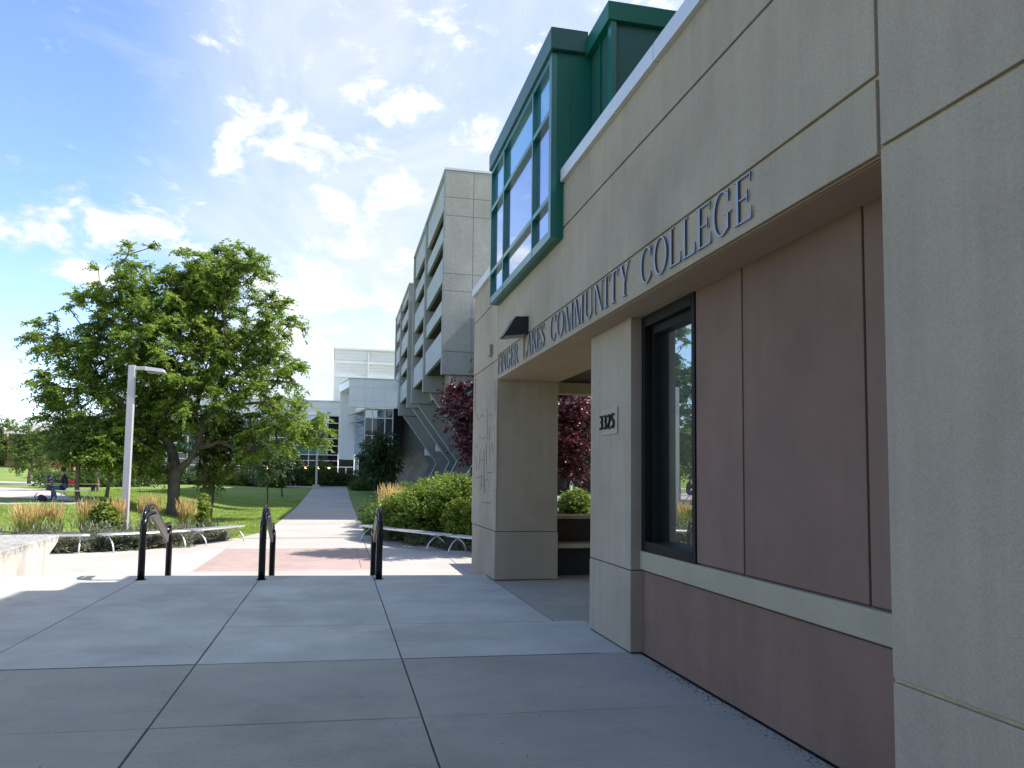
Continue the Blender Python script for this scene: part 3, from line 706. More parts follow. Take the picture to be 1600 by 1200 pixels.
# ------------------------------------------------------------------ benches
def bench(p0, p1, label, bow=.0, ext=True, wid=.46):
    p0, p1 = Vector((*p0, 0)), Vector((*p1, 0)); d = (p1 - p0); ln = d.length; d.normalize(); n = Vector((-d.y, d.x, 0))
    mid = (p0 + p1) / 2
    t = thing('bench', label, 'bench', (mid.x, mid.y, LOW), 'curved metal benches round the lower plaza')
    zs = LOW + .47
    def pt(s, off, z):
        c = p0 + d * (ln * s) + n * (bow * 4 * s * (1 - s)); return Vector((c.x + n.x * off, c.y + n.y * off, z))
    seat = MB(); ns = 12
    offs = [(-wid / 2 + k * wid / 8, -wid / 2 + (k + .78) * wid / 8) for k in range(8)]
    for a, b in offs:
        for k in range(ns):
            s0, s1 = k / ns, (k + 1) / ns
            seat.prism([pt(s0, a, zs - .02), pt(s0, b, zs - .02), pt(s1, b, zs - .02), pt(s1, a, zs - .02)],
                       [pt(s0, a, zs), pt(s0, b, zs), pt(s1, b, zs), pt(s1, a, zs)])
    so_ = seat.build('seat', M['bench'], t)
    rim = MB()
    for off in (-wid / 2 - .012, wid / 2 + .002): rim.tube([pt(k / ns, off, zs - .02) for k in range(ns + 1)], .022, 6)
    for s in (0.0, .5, 1.0): rim.tube([pt(s, -wid / 2, zs - .035), pt(s, wid / 2, zs - .035)], .016, 6)
    rim.build('seat_frame', M['bench'], t, smooth=True)
    for s in ((.08, .92) if ext else (.1,)):
        for sg in (-1, 1):
            pts = []
            for k in range(9):
                u = k / 8; off = sg * (-.20 + .52 * (1 - (1 - u) ** 1.8)); z = zs - .04 - (zs - .04 - LOW) * (u ** 1.5)
                pts.append(pt(s, off, z))
            MB().tube(pts, .021, 7).build('leg', M['bench'], t, smooth=True)
bench((-8.6, 21.2), (-6.15, 21.75), 'leftmost silver metal bench, half hidden behind the low concrete wall', .05)
bench((-5.9, 21.85), (-4.1, 23.25), 'silver metal bench in front of the lamp post and reed grass', -.06)
bench((-3.95, 23.45), (-2.95, 25.3), 'silver metal bench ending beside the lawn, right of the small tree', -.06)
bench((.95, 25.3), (2.95, 21.35), 'long silver metal bench below the bright green shrub', -.08)
bench((3.12, 21.0), (4.7, 18.7), 'silver metal bench cut off by the lettered building', -.06)

# ------------------------------------------------------------------ lamp posts
def lamp_post(base, top, hdx, label, w=.085, head=.62, sc=1.0):
    t = thing('lamp_post', label, 'lamp post', base, 'lamp posts'); x, y, z = base
    MB().box(x - w, x + w, y - w, y + w, z, top).build('pole', M['lamp'], t, bevel=.012 * sc)
    MB().box(x - .16 * sc, x + .16 * sc, y - .16 * sc, y + .16 * sc, z - .2, z + .03).build('base_plate', M['lamp'], t, bevel=.01)
    MB().obox((x + .24 * sc, y, top - .08 * sc), (.20 * sc, 0, .01 * sc), (0, .05 * sc, 0), (0, 0, .055 * sc)).build('arm', M['lamp'], t, bevel=.01)
    h = MB(); cx = x + (.40 + head / 2) * sc
    h.prism([(cx - head / 2 * sc, y - .17 * sc, top - .16 * sc), (cx + head / 2 * sc, y - .17 * sc, top - .21 * sc), (cx + head / 2 * sc, y + .17 * sc, top - .21 * sc), (cx - head / 2 * sc, y + .17 * sc, top - .16 * sc)],
            [(cx - head / 2 * sc, y - .14 * sc, top - .03 * sc), (cx + head / 2.6 * sc, y - .14 * sc, top - .09 * sc), (cx + head / 2.6 * sc, y + .14 * sc, top - .09 * sc), (cx - head / 2 * sc, y + .14 * sc, top - .03 * sc)])
    hd = h.build('lamp_head', M['lamp'], t, bevel=.01)
    MB().box(cx - head * .35 * sc, cx + head * .4 * sc, y - .12 * sc, y + .12 * sc, top - .235 * sc, top - .20 * sc).build('lens', M['plaque'], hd)
lamp_post((-6.62, 27.0, LOW), at(205, 571, 27).z, 1, 'tall grey lamp post with arm and flat head in front of the big tree', .10)
fl = at(494, 758, 78)
lamp_post((fl.x, 78, terrain(fl.x, 78)), at(494, 700, 78).z, 1, 'small distant lamp post beside the far end of the path', .10, .9, 1.1)
tag(MB().box(fl.x - .35, fl.x + .35, 77.65, 78.35, terrain(fl.x, 78) - .2, terrain(fl.x, 78) + .45).build('lamp_footing', M['slab_low'], bpy.data.objects[[o.name for o in COL.objects if o.name.startswith('lamp_post')][-1]]))
# ================================================================== concrete building on slanting struts
cb = thing('concrete_building', 'grey concrete building carried on slanting struts, with rows of recessed windows', 'building', (6.4, 70, 0))
def cpart(name, mt, *boxes, parent=None, bevel=0.0):
    mb = MB()
    for b in boxes: mb.box(*b)
    return mb.build(name, mt, parent if parent is not None else cb, bevel=bevel)
XB = 6.4
ROWS = [(19.3, 21.3), (17.2, 18.25), (14.4, 16.05), (12.25, 13.2), (9.35, 11.1)]           # solid bands
OPEN = [(18.25, 19.3), (16.05, 17.2), (13.2, 14.4), (11.1, 12.25), (8.1, 9.35)]
def fin(y, top, thick=.55):
    up = [(XB - .16, 8.02), (XB - .16, top), (16, top), (16, 8.02)]
    MB().prism([(x, y, z) for x, z in up], [(x, y + thick, z) for x, z in up]).build('fin', M['concrete'], cb, bevel=.03)
    lo = [(6.86, 8.01), (10.55, 2.95), (9.0, -.2), (16, -.2), (16, 8.01)]
    MB().prism([(x, y + .22, z) for x, z in lo], [(x, y + .62, z) for x, z in lo]).build('strut', M['concrete'], cb, bevel=.03)
    ed = [(6.80, 8.0), (10.47, 2.95), (8.93, -.2), (9.02, -.2), (10.57, 2.95), (6.88, 8.0)]
    MB().prism([(x, y + .18, z) for x, z in ed], [(x, y + .66, z) for x, z in ed]).build('strut_edge_light', M['concrete_lit'], cb)  # paler cap: skylight along the strut's edge put into the colour
FINS1, FINS2 = [48.0, 59.0, 68.5], [73.2, 83.2, 90.6]
for fs, top in ((FINS1, 21.3), (FINS2, 20.0)):
    for y in fs: fin(y, top)
    for a, b in zip(fs[:-1], fs[1:]):
        for k, (z0, z1) in enumerate(ROWS):
            cpart('spandrel', M['concrete_lit'], (XB + .02 * (k % 2), XB + .22, a + .55, b, z0, min(z1, top - .02)), bevel=.02)
        for z0, z1 in OPEN:
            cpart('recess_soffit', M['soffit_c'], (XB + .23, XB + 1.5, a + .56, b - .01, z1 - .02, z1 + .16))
            if z0 > 9:
                n = 3
                for k in range(n):
                    ya, yb = a + .6 + (b - a - .6) * k / n, a + .6 + (b - a - .6) * (k + 1) / n
                    cpart('window', M['recess'], (XB + 1.0, XB + 1.06, ya + .04, yb - .04, z0 - .1, z1))
        cpart('inner_wall', M['concrete'], (XB + 1.5, 15.9, a + .56, b - .01, 8.2, top - .3))
cpart('link_wall', M['concrete'], (XB + .9, 15.9, 69.06, 73.19, 8.2, 19.4))
cpart('roof_edge', M['coping'], (XB - .2, 16.05, 47.94, 69.1, 21.31, 21.45))
cpart('roof_edge', M['coping'], (XB - .2, 16.05, 73.1, 91.2, 20.01, 20.12))
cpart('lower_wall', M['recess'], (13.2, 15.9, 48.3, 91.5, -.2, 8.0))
for x0, x1 in ((XB - .15, 8.08), (8.12, 12.0), (12.04, 15.98)):
    for z0, z1 in ((19.52, 21.28), (18.32, 19.48), (14.52, 18.28), (13.4, 14.48), (9.5, 13.36), (8.03, 9.46)):
        cpart('face_panel', M['concrete'], (x0, x1, 47.955, 47.999, z0, z1), bevel=.012)
for px_, py_, y in ((686, 699, 74.2), (668, 706, 84.2), (722, 692, 69.6)):
    p = at(px_, py_, y); cpart('light_box', M['white_trim'], (p.x - .3, p.x + .4, y - .25, y + .2, p.z - .4, p.z + .4))
# stone end wall, course by course
cpart('stone_wall', M['stone'], (6.75, 15, 91.6, 92.2, -.2, 7.95))
mb = MB(); z = -.2; rnd = random.Random(3)
while z < 7.85:
    h = rnd.choice((.2, .26, .32, .22)); x = 6.7
    while x < 11.5:
        w = rnd.uniform(.35, 1.05); d = rnd.uniform(.0, .09)
        mb.box(x, min(x + w - .03, 11.6), 91.5 - d, 91.65, z, min(z + h - .03, 7.9)); x += w
    z += h
tag(mb.build('stone_courses', M['stone'], cb), kind='stuff')

# ================================================================== building across the courtyard (seen through the passage)
cw = thing('courtyard_wing', 'dark glazed wing with pale grey base seen through the passage behind the purple tree', 'building', (12, 40, LOW))
def wpart(name, mt, *boxes, parent=None):
    mb = MB()
    for b in boxes: mb.box(*b)
    return mb.build(name, mt, parent if parent is not None else cw)
wpart('wall', M['concrete'], (8.5, 22, 35.3, 47.9, -.6, 12.4))
wpart('base_band', M['white_panel'], (8.5, 22, 34.9, 35.3, -.6, .74))
for k in range(6):
    wpart('window', M['recess'], (8.7 + k * 2.2, 10.75 + k * 2.2, 35.1, 35.28, .80, 3.1))
    wpart('column', M['white_panel'], (10.78 + k * 2.2, 10.88 + k * 2.2, 34.95, 35.29, .75, 3.1))
wpart('upper_band', M['brown_wall'], (8.5, 22, 34.8, 35.29, 3.1, 5.0))
# seat ledge and planter at the back of the passage
led = thing('planter_ledge', 'dark brown planter wall with pale stone ledges at the back of the passage', 'planter', (5, 12.6, 0))
MB().box(3.47, 8, 12.55, 12.9, -.02, .93).build('wall', M['brown_wall'], led)
MB().box(3.47, 8, 12.46, 13.0, .931, .985).build('top_ledge', M['wood'], led, bevel=.008)
MB().box(3.47, 8, 12.1, 12.549, .475, .545).build('seat_ledge', M['sill'], led, bevel=.01)
MB().box(3.6, 8, 12.45, 12.548, .0, .47).build('seat_support', M['black_matt'], led)
MB().box(3.7, 8.2, 14.3, 18.2, LOW, .78).build('raised_bed', M['soil'], led)

# ================================================================== white panelled building with curtain wall
wb = thing('panelled_building', 'white panelled building with glass curtain wall and teal spandrels at the end of the path', 'building', (0, 95, .5))
def bpart(name, mt, *boxes, parent=None, bevel=0.0):
    mb = MB()
    for b in boxes: mb.box(*b)
    return mb.build(name, mt, parent if parent is not None else wb, bevel=bevel)
YF = 95.0
bpart('wing_core', M['recess'], (-26.1, .0, YF + .2, YF + 12, -.2, 10.3))
bpart('base_wall', M['stone'], (-26.1, 1.9, YF - .1, YF + .19, -.3, .72))
cols = [-26.05 + 2.265 * k for k in range(12)]
for a, b in zip(cols[:-1], cols[1:]):
    b = min(b, .0)
    for z0, z1, mt in ((7.8, 8.62, 'pane_sky'), (5.93, 7.74, 'pane'), (5.04, 5.87, 'pane'), (3.97, 4.98, 'spandrel'), (3.27, 3.88, 'pane'), (2.53, 3.19, 'pane'), (.76, 2.46, 'pane')):
        bpart('pane', M[mt], (a + .04, b - .04, YF + .06, YF + .1, z0, z1))
    bpart('mullion', M['white_trim'], (a - .05, a + .05, YF - .06, YF + .12, .73, 8.65))
for z in (.73, 2.5, 3.23, 3.93, 5.01, 5.9, 7.77, 8.64):
    bpart('transom', M['white_trim'], (-26.1, .0, YF - .04, YF + .11, z - .045, z + .045))
for a, b in zip([-26.1, -22, -16.5, -11, -6.0, -.95], [-22, -16.5, -11, -6.0, -.95, .04]):
    for z0, z1 in ((8.69, 9.44), (9.47, 10.32)):
        bpart('wall_panel', M['white_panel'], (a + .02, b - .02, YF - .1, YF - .05, z0, z1))
bpart('fascia_core', M['white_far'], (-26.05, .02, YF - .06, YF + .18, 8.70, 10.33))
bpart('roof_edge', M['white_trim'], (-26.1, .04, YF - .2, YF + 12, 10.34, 10.5))
# tall panelled slab
bpart('slab_core', M['white_far'], (.07, 1.93, YF - .36, YF + 11, 3.47, 12.0))
for z0, z1 in ((3.45, 5.03), (5.06, 5.93), (5.96, 6.98), (7.01, 7.98), (8.01, 8.88), (8.91, 10.2), (10.23, 11.2), (11.23, 12.05)):
    for x0, x1 in ((.05, .50), (.52, 1.95)):
        bpart('wall_panel', M['white_panel'], (x0, x1, YF - .4, YF - .35, z0, z1))
# box floating in front
for x0, x1 in ((1.03, 2.85), (2.88, 3.72), (3.75, 5.1), (5.13, 7.2)):
    for z0, z1 in ((9.2, 9.92), (9.95, 11.44), (11.47, 12.42)):
        bpart('wall_panel', M['white_panel'], (x0, x1, 88.0, 88.05, z0, z1))
bpart('box_core', M['white_far'], (1.06, 7.2, 88.04, 88.7, 9.22, 12.4))
def bprism(name, mt, q, z0, z1, parent=None):
    return MB().prism([(x, y, z0) for x, y in q], [(x, y, z1) for x, y in q]).build(name, mt, parent if parent is not None else wb)
bprism('canopy', M['white_panel'], [(1.0, 88.71), (3, 88.71), (3, 94.5), (-.05, 94.5)], 11.5, 12.38)
bprism('roof_edge', M['white_trim'], [(.96, 87.9), (7.2, 87.9), (7.2, 94.6), (-.1, 94.6)], 12.43, 12.55)
# glazed bay
bprism('bay_core', M['recess'], [(2.95, 89.1), (7.2, 89.1), (7.2, 94.5), (2.1, 94.5)], 3.9, 9.19)
GX = [2.9, 3.75, 5.15, 6.05]; GZ = [4.0, 5.15, 6.1, 8.1, 9.05]
for i in range(3):
    for k in range(4):
        bpart('pane', M[('spandrel', 'pane', 'pane', 'pane_sky')[k]], (GX[i] + .05, GX[i + 1] - .05, 89.0, 89.05, GZ[k] + .05, GZ[k + 1] - .05))
for x in GX: bpart('mullion', M['white_trim'], (x - .055, x + .055, 88.92, 89.08, 3.95, 9.18))
for z in GZ: bpart('transom', M['white_trim'], (2.9, 6.1, 88.94, 89.07, z - .05, z + .05))
a, b = Vector((2.86, 89.0, 0)), Vector((1.97, 94.4, 0)); dd = (b - a) / 5; nn = Vector((-.98, -.16, 0))
for k in range(5):
    for z0, z1 in ((4.0, 5.15), (5.2, 6.1), (6.15, 7.2), (7.25, 8.1), (8.15, 9.1)):
        c = a + dd * (k + .5) + nn * .05
        MB().obox((c.x, c.y, (z0 + z1) / 2), dd * .46, nn * .02, (0, 0, (z1 - z0) / 2)).build('pane', M['pane_sky'], wb)
for z in (8.55, 7.55):
    sh = MB()
    for k in range(7):
        y = 88.95 + k * .75; x = 2.8 - k * .12
        sh.prism([(x - 1.15, y, z - .02), (x, y, z + .33), (x, y + .5, z + .33), (x - 1.15, y + .5, z - .02)], [(x - 1.15, y, z + .05), (x, y, z + .40), (x, y + .5, z + .40), (x - 1.15, y + .5, z + .05)])
    tag(sh.build('sun_shade', M['coping'], wb))
# ground floor under the slab
bpart('shop_window', M['pane'], (.12, .98, YF - .12, YF - .08, .8, 2.45)); bpart('shop_window', M['pane'], (1.02, 1.9, YF - .12, YF - .08, .8, 2.45)); bpart('shop_window', M['pane'], (.12, 1.9, YF - .12, YF - .08, 2.55, 3.4))
bpart('window_sill', M['white_trim'], (.05, 1.95, YF - .3, YF - .06, .70, .79)); bpart('transom', M['white_trim'], (.1, 1.95, YF - .2, YF - .07, 2.46, 2.54))
bpart('column', M['white_trim'], (1.98, 2.42, 93.9, 94.5, -.2, 3.9)); bpart('column', M['white_trim'], (3.6, 4.05, 90.0, 90.5, -.2, 3.9))
bpart('entrance', M['recess'], (2.45, 7.0, 94.0, 94.3, -.2, 3.9))
for k in range(3): bpart('door', M['pane_sky'], (2.6 + k * 1.15, 3.6 + k * 1.15, 93.9, 93.99, .1, 2.4))
bpart('entrance_soffit', M['soffit_c'], (2.0, 7.2, 89.1, 94.4, 3.75, 3.89))
# pale upper block behind
p0 = at(523, 543, 110); p1 = at(640, 547, 110)
bpart('upper_block', M['white_far'], (p0.x, 22, 110, 130, 5, p0.z - .25))
bpart('roof_edge', M['white_trim'], (p0.x - .15, 22, 109.7, 130, p0.z - .24, p0.z))
zr = [at(560, y, 110).z for y in (549, 563, 568, 584, 590, 607, 632)]
xs = [p0.x, at(530, 600, 110).x, at(573, 600, 110).x, at(577, 600, 110).x, 14]
for (xa, xb_) in ((xs[1], xs[2]), (xs[3], xs[4])):
    for z1, z0 in ((zr[0], zr[1]), (zr[2], zr[3]), (zr[4], zr[6])):
        pn = MB(); zz = z0
        while zz < z1 - .05:
            pn.box(xa, xb_, 109.95, 109.995, zz, min(zz + .40, z1)); zz += .42
        pn.build('cladding_panel', M['white_far'], wb)
for z in (zr[2] + .12, zr[4] + .12): bpart('trim_band', M['white_trim'], (xs[0], 14, 109.8, 109.998, z - .15, z + .15))
bpart('trim_post', M['white_trim'], (xs[2] + .05, xs[3] - .05, 109.75, 109.997, zr[6], zr[0]))
# pendant lamps under the glass front
for k, px_ in enumerate((417, 438, 457, 478, 498, 514)):
    p = at(px_, 731, 94.3); t = thing('lantern', '%s small glowing lantern from the left in the row along the dark glass front' % ('first', 'second', 'third', 'fourth', 'fifth', 'sixth')[k], 'lantern', (p.x, p.y, p.z), 'lanterns along the glass front')
    MB().tube([(p.x, p.y, p.z - .16), (p.x, p.y, p.z - .1), (p.x, p.y, p.z + .12), (p.x, p.y, p.z + .17)], [.05, .13, .13, .05], 8).build('globe', M['glow'] if 'glow' in M else M.setdefault('glow', glow_mat('lantern_glow', (1, .72, .3), 3.0)), t, smooth=True)
    MB().tube([(p.x, p.y, p.z + .17), (p.x, p.y + .7, p.z + .3)], .02, 5).build('bracket', M['black_matt'], t)
# red brick house far left behind the trees
rh = thing('brick_house', 'red brick house half hidden behind the young trees at left', 'building', (-46, 118, 1))
hp = at(42, 725, 118)
MB().box(hp.x - 2.5, hp.x + 5, 118, 126, 0, 6.6).build('wall', surf('red_brick', (.30, .12, .09), .9, .15, .5, .15, 5, .2, 8), rh)
MB().prism([(hp.x - 3, 117.4, 6.6), (hp.x + 5.6, 117.4, 6.6), (hp.x + 5.6, 126.6, 6.6), (hp.x - 3, 126.6, 6.6)], [(hp.x - 1.6, 121.6, 8.2), (hp.x + 4.2, 121.6, 8.2), (hp.x + 4.2, 122.4, 8.2), (hp.x - 1.6, 122.4, 8.2)]).build('roof', M['concrete'], rh)
for k in range(3): MB().box(hp.x - 1.8 + k * 2.3, hp.x - .6 + k * 2.3, 117.9, 118.05, 3.8, 5.6).build('window', M['pane'], rh)
# ================================================================== vegetation
def unit(a): return a / np.maximum(np.linalg.norm(a, axis=1, keepdims=True), 1e-6)
def leaf_quads(C, A, Nn, L, Wd):
    """diamond leaves: centre, long axis, normal, length, width"""
    A = unit(A); B = unit(np.cross(Nn, A)); n = len(C)
    L = np.asarray(L).reshape(-1, 1) * np.ones((n, 1)); Wd = np.asarray(Wd).reshape(-1, 1) * np.ones((n, 1))
    k = np.cross(A, B) * L * .10
    V = np.stack([C - A * L * .5, C + B * Wd * .5 - A * L * .05 - k, C + A * L * .5, C - B * Wd * .5 - A * L * .05 - k], 1).reshape(-1, 3)
    return V, np.arange(n * 4, dtype=np.int32).reshape(-1, 4)
def twigs(starts, outward, ntw, k, ln, droop, L, Wd, up=.25, spread=1.0, side=.8):
    """feathery sprays: twigs leave each start point, leaves in pairs along them"""
    n = len(starts); S0 = np.repeat(starts, ntw, 0); O = np.repeat(outward, ntw, 0)
    d = rng.normal(size=(n * ntw, 3)) * spread; d[:, 2] *= .55; d += O * .9; d[:, 2] += up; d = unit(d)
    l = rng.uniform(.5, 1.1, (n * ntw, 1)) * ln
    C, A, Nn = [], [], []
    for j in range(k):
        t = (j + .6) / k
        pos = S0 + d * l * t; pos[:, 2] -= (droop * l[:, 0]) * t * t
        tang = d.copy(); tang[:, 2] -= 2 * droop * t; tang = unit(tang)
        sd = unit(np.cross(tang, np.array([0, 0, 1.0]) + rng.normal(size=tang.shape) * .25)) * (1 if j % 2 else -1)
        ax = unit(sd * side + tang * .55 + rng.normal(size=tang.shape) * .28 - np.array([0, 0, .25]))
        C.append(pos + ax * L * .45 + rng.normal(size=pos.shape) * L * .15); A.append(ax)
        Nn.append(unit(np.array([0, 0, 1.0]) + rng.normal(size=pos.shape) * .85))
    C, A, Nn = np.concatenate(C), np.concatenate(A), np.concatenate(Nn)
    s = rng.uniform(.7, 1.3, len(C))
    return leaf_quads(C, A, Nn, L * s, Wd * s)
def in_blobs(blobs, n, bias=2.0):
    w = np.array([b[1][0] * b[1][1] * b[1][2] for b in blobs]) ** .75; idx = rng.choice(len(blobs), n, p=w / w.sum())
    d = unit(rng.normal(size=(n, 3))); r = rng.uniform(0, 1, (n, 1)) ** (1 / bias)
    c = np.array([list(b[0]) for b in blobs])[idx]; rad = np.array([list(b[1]) for b in blobs])[idx]
    return c + d * r * rad, unit(d / rad)
def grow(base, limbs, targets, r0, gmax=1.0):
    """branch skeleton: given limb polylines, then every target joined to the nearest earlier node"""
    nodes = [np.array(base, float)]; par = [-1]
    def near(p): return int(np.argmin([np.linalg.norm(q - p) for q in nodes]))
    for lm in limbs:
        prev = near(np.array(lm[0]))
        for p in lm[(1 if np.linalg.norm(nodes[prev] - np.array(lm[0])) < .05 else 0):]:
            nodes.append(np.array(p, float)); par.append(prev); prev = len(nodes) - 1
    cent = np.mean(targets, 0)
    order = np.argsort(np.linalg.norm(targets - np.array(limbs[0][-1]), axis=1))
    arr = list(nodes)
    for i in order:
        t = targets[i]; A = np.array(arr); dv = t - A
        cost = np.linalg.norm(dv, axis=1) + np.maximum(0, -dv[:, 2]) * 1.2
        cost[:2] += 3.0
        p = int(np.argmin(cost)); s = arr[p]; prev = p; dist = np.linalg.norm(t - s)
        m = max(1, min(4, int(dist / .55)))
        for j in range(1, m + 1):
            u = j / m; q = s + (t - s) * u + rng.normal(size=3) * .06 * dist * (1 if j < m else 0); q[2] += .10 * dist * math.sin(math.pi * u)
            arr.append(q); par.append(prev); prev = len(arr) - 1
    n = len(arr); cnt = np.zeros(n)
    haschild = set(par)
    for i in range(n):
        if i not in haschild: cnt[i] = 1
    for i in range(n - 1, 0, -1): cnt[par[i]] += cnt[i]
    rad = r0 * (cnt / cnt[0]) ** .46; rad = np.maximum(rad, .006)
    return np.array(arr), par, rad
def branch_mesh(arr, par, rad, sides=6):
    V, Fq = [], []
    for i in range(1, len(arr)):
        a, b = Vector(arr[par[i]]), Vector(arr[i]); d = b - a
        if d.length < 1e-4: continue
        d.normalize(); u = d.cross(Vector((.3, .2, .93))).normalized(); w = d.cross(u); o = len(V)
        ra, rb = min(rad[par[i]], rad[i] * 1.7), rad[i]
        for p, r in ((a - d * ra * .3, ra), (b + d * rb * .3, rb)):
            for k in range(sides):
                t = 2 * math.pi * k / sides; V.append(p + (u * math.cos(t) + w * math.sin(t)) * r)
        for k in range(sides): Fq.append((o + k, o + (k + 1) % sides, o + sides + (k + 1) % sides, o + sides + k))
    return V, Fq
def tree(name, label, base, limbs, blobs, ncl, r0, leaf, bark, ntw=6, k=8, ln=.7, droop=.35, L=.11, Wd=.04, group=None, up=.25, side=.8, bias=2.0, cat='tree', flare=1.35, branches=None):
    t = thing(name, label, cat, base, group)
    tg, out = in_blobs(blobs, ncl, bias)
    arr, par, rad = grow(base, limbs, tg if branches is None else tg[:branches], r0)
    rad[0] *= flare
    np_mesh('trunk', *branch_mesh(arr, par, rad, 8), M[bark], t, smooth=True)
    np_mesh('crown', *twigs(tg, out, ntw, k, ln, droop, L, Wd, up, side=side), M[leaf], t)
    return t
def pxblob(cx, cy, rx, ry, Y, depth=None):
    c = at(cx, cy, Y); s = Y * 1.03 / F_PX
    return ((c.x, c.y, c.z), (rx * s, (depth if depth else rx * s), ry * s))
def straight(base, top, n=4, wob=.04):
    b, t = np.array(base, float), np.array(top, float)
    return [list(b + (t - b) * k / n + (rng.normal(size=3) * wob * (0 < k < n))) for k in range(n + 1)]

# the big honey locust
gb = on_ground(270, 806); TY = gb.y
def tp(px, py, dy=0): return tuple(at(px, py, TY + dy))
limbs = [[tuple(gb), tp(271, 785), tp(272, 752), tp(274, 738)],
         [tp(274, 738), tp(294, 722), tp(306, 700), tp(318, 670), tp(330, 640), tp(342, 605), tp(350, 570, -.4), tp(352, 530, -.6), tp(350, 480, -.4), tp(352, 430)],
         [tp(272, 745), tp(258, 722, -.5), tp(243, 706, -.9), tp(222, 694, -1.4), tp(200, 676, -1.8)],
         [tp(273, 738), tp(270, 710, .5), tp(262, 680, .9), tp(252, 650, 1), tp(238, 600, .9), tp(222, 545, .5), tp(214, 480), tp(207, 420)],
         [tp(318, 670), tp(300, 640, -.6), tp(282, 600, -.8), tp(270, 550, -.8), tp(262, 500, -.5)],
         [tp(342, 605), tp(378, 575, -.5), tp(410, 545, -.6), tp(438, 520, -.4)],
         [tp(330, 640), tp(372, 632, -.9), tp(415, 628, -1.4), tp(460, 655, -1.6)],
         [tp(238, 600, .9), tp(190, 570, .2), tp(140, 545, -.2), tp(85, 535, -.3)],
         [tp(252, 650, 1), tp(205, 640, -.4), tp(160, 650, -.6), tp(110, 668, -.5)]]
LBL = [(280, 490, 60, 46), (300, 440, 34, 30), (345, 425, 66, 46), (382, 412, 34, 26), (325, 470, 60, 45), (205, 400, 34, 22), (190, 445, 44, 34), (245, 460, 58, 40), (155, 495, 56, 34), (62, 530, 34, 22), (100, 545, 40, 22), (110, 600, 48, 30),
       (170, 560, 62, 40), (430, 495, 40, 34), (400, 530, 60, 40), (425, 575, 44, 26), (350, 560, 70, 50), (270, 550, 72, 58), (215, 610, 74, 50), (135, 655, 60, 36), (95, 650, 40, 18), (190, 690, 62, 42),
       (255, 655, 52, 42), (310, 625, 56, 42), (232, 708, 44, 26), (385, 610, 40, 26), (430, 640, 48, 26), (468, 655, 44, 26), (500, 680, 18, 18), (420, 685, 44, 28), (455, 690, 26, 18), (150, 700, 46, 24), (456, 588, 24, 12)]
blobs = [pxblob(*b, TY + (-.6 if i % 2 else .7)) for i, b in enumerate(LBL)]
tree('honey_locust_tree', 'large spreading tree with feathery leaves and forked trunk on the lawn', gb, limbs, blobs, 1150, .27, 'locust', 'bark', ntw=9, k=20, ln=.70, droop=.42, L=.145, Wd=.062, bias=2.2, up=.30)

def young(name, label, bx, by, crown, leaf, bark, ncl, r0, gr=None, Yoff=0, **kw):
    b = on_ground(bx, by); bl = [pxblob(*c, b.y) for c in crown]
    top = (bl[0][0][0], bl[0][0][1], bl[0][0][2])
    return tree(name, label, b, [straight(b, top)], bl, ncl, r0, leaf, bark, group=gr, **kw)
young('small_tree', 'small tree with slim straight trunk and yellowish leaves right of the big tree', 328, 810, [(345, 690, 38, 52), (332, 735, 22, 30), (380, 695, 26, 30), (352, 650, 26, 22)], 'young', 'bark', 360, .055, ntw=5, k=11, ln=.42, L=.115, Wd=.065, droop=.5)
young('young_tree', 'young tree with pale trunk just right of the seated person', 122, 784, [(122, 698, 46, 22), (125, 680, 40, 22)], 'mid', 'bark_pale', 200, .085, 'young trees by the patio', ntw=6, k=10, ln=.5, L=.11, Wd=.055)
young('young_tree', 'young tree with leaning pale trunk between the patio and the lamp post', 166, 778, [(186, 706, 38, 24), (170, 688, 34, 24)], 'mid', 'bark_pale', 200, .075, 'young trees by the patio', ntw=6, k=10, ln=.5, L=.11, Wd=.055)
young('young_tree', 'small round young tree with pale trunk at the far left of the patio', 45, 757, [(48, 706, 36, 26), (44, 686, 26, 20)], 'mid', 'bark_pale', 200, .13, 'young trees by the patio', ntw=6, k=10, ln=.9, L=.19, Wd=.09)
young('young_tree', 'slender young tree behind the bench beside the standing person', 153, 768, [(150, 710, 26, 12), (110, 700, 30, 16)], 'mid', 'bark_pale', 140, .08, 'young trees by the patio', ntw=6, k=9, ln=.6, L=.14, Wd=.07)
young('slim_tree', 'thin dark young tree on the lawn left of the distant lamp post', 417, 797, [(420, 722, 30, 26), (398, 700, 26, 22)], 'dark', 'bark_dark', 150, .045, 'thin trees on the lawn', ntw=6, k=9, ln=.5, L=.11, Wd=.055)
young('slim_tree', 'thin dark young tree on the lawn just left of the walking woman', 441, 776, [(440, 728, 22, 16), (446, 712, 20, 14)], 'dark', 'bark_dark', 110, .05, 'thin trees on the lawn', ntw=6, k=9, ln=.6, L=.14, Wd=.07)
young('dense_tree', 'dense dark green tree in front of the white building entrance', 588, 771, [(590, 712, 26, 30), (588, 740, 28, 20), (600, 690, 16, 16), (612, 718, 12, 20)], 'dark', 'bark_dark', 260, .12, ntw=6, k=10, ln=.8, L=.17, Wd=.10)
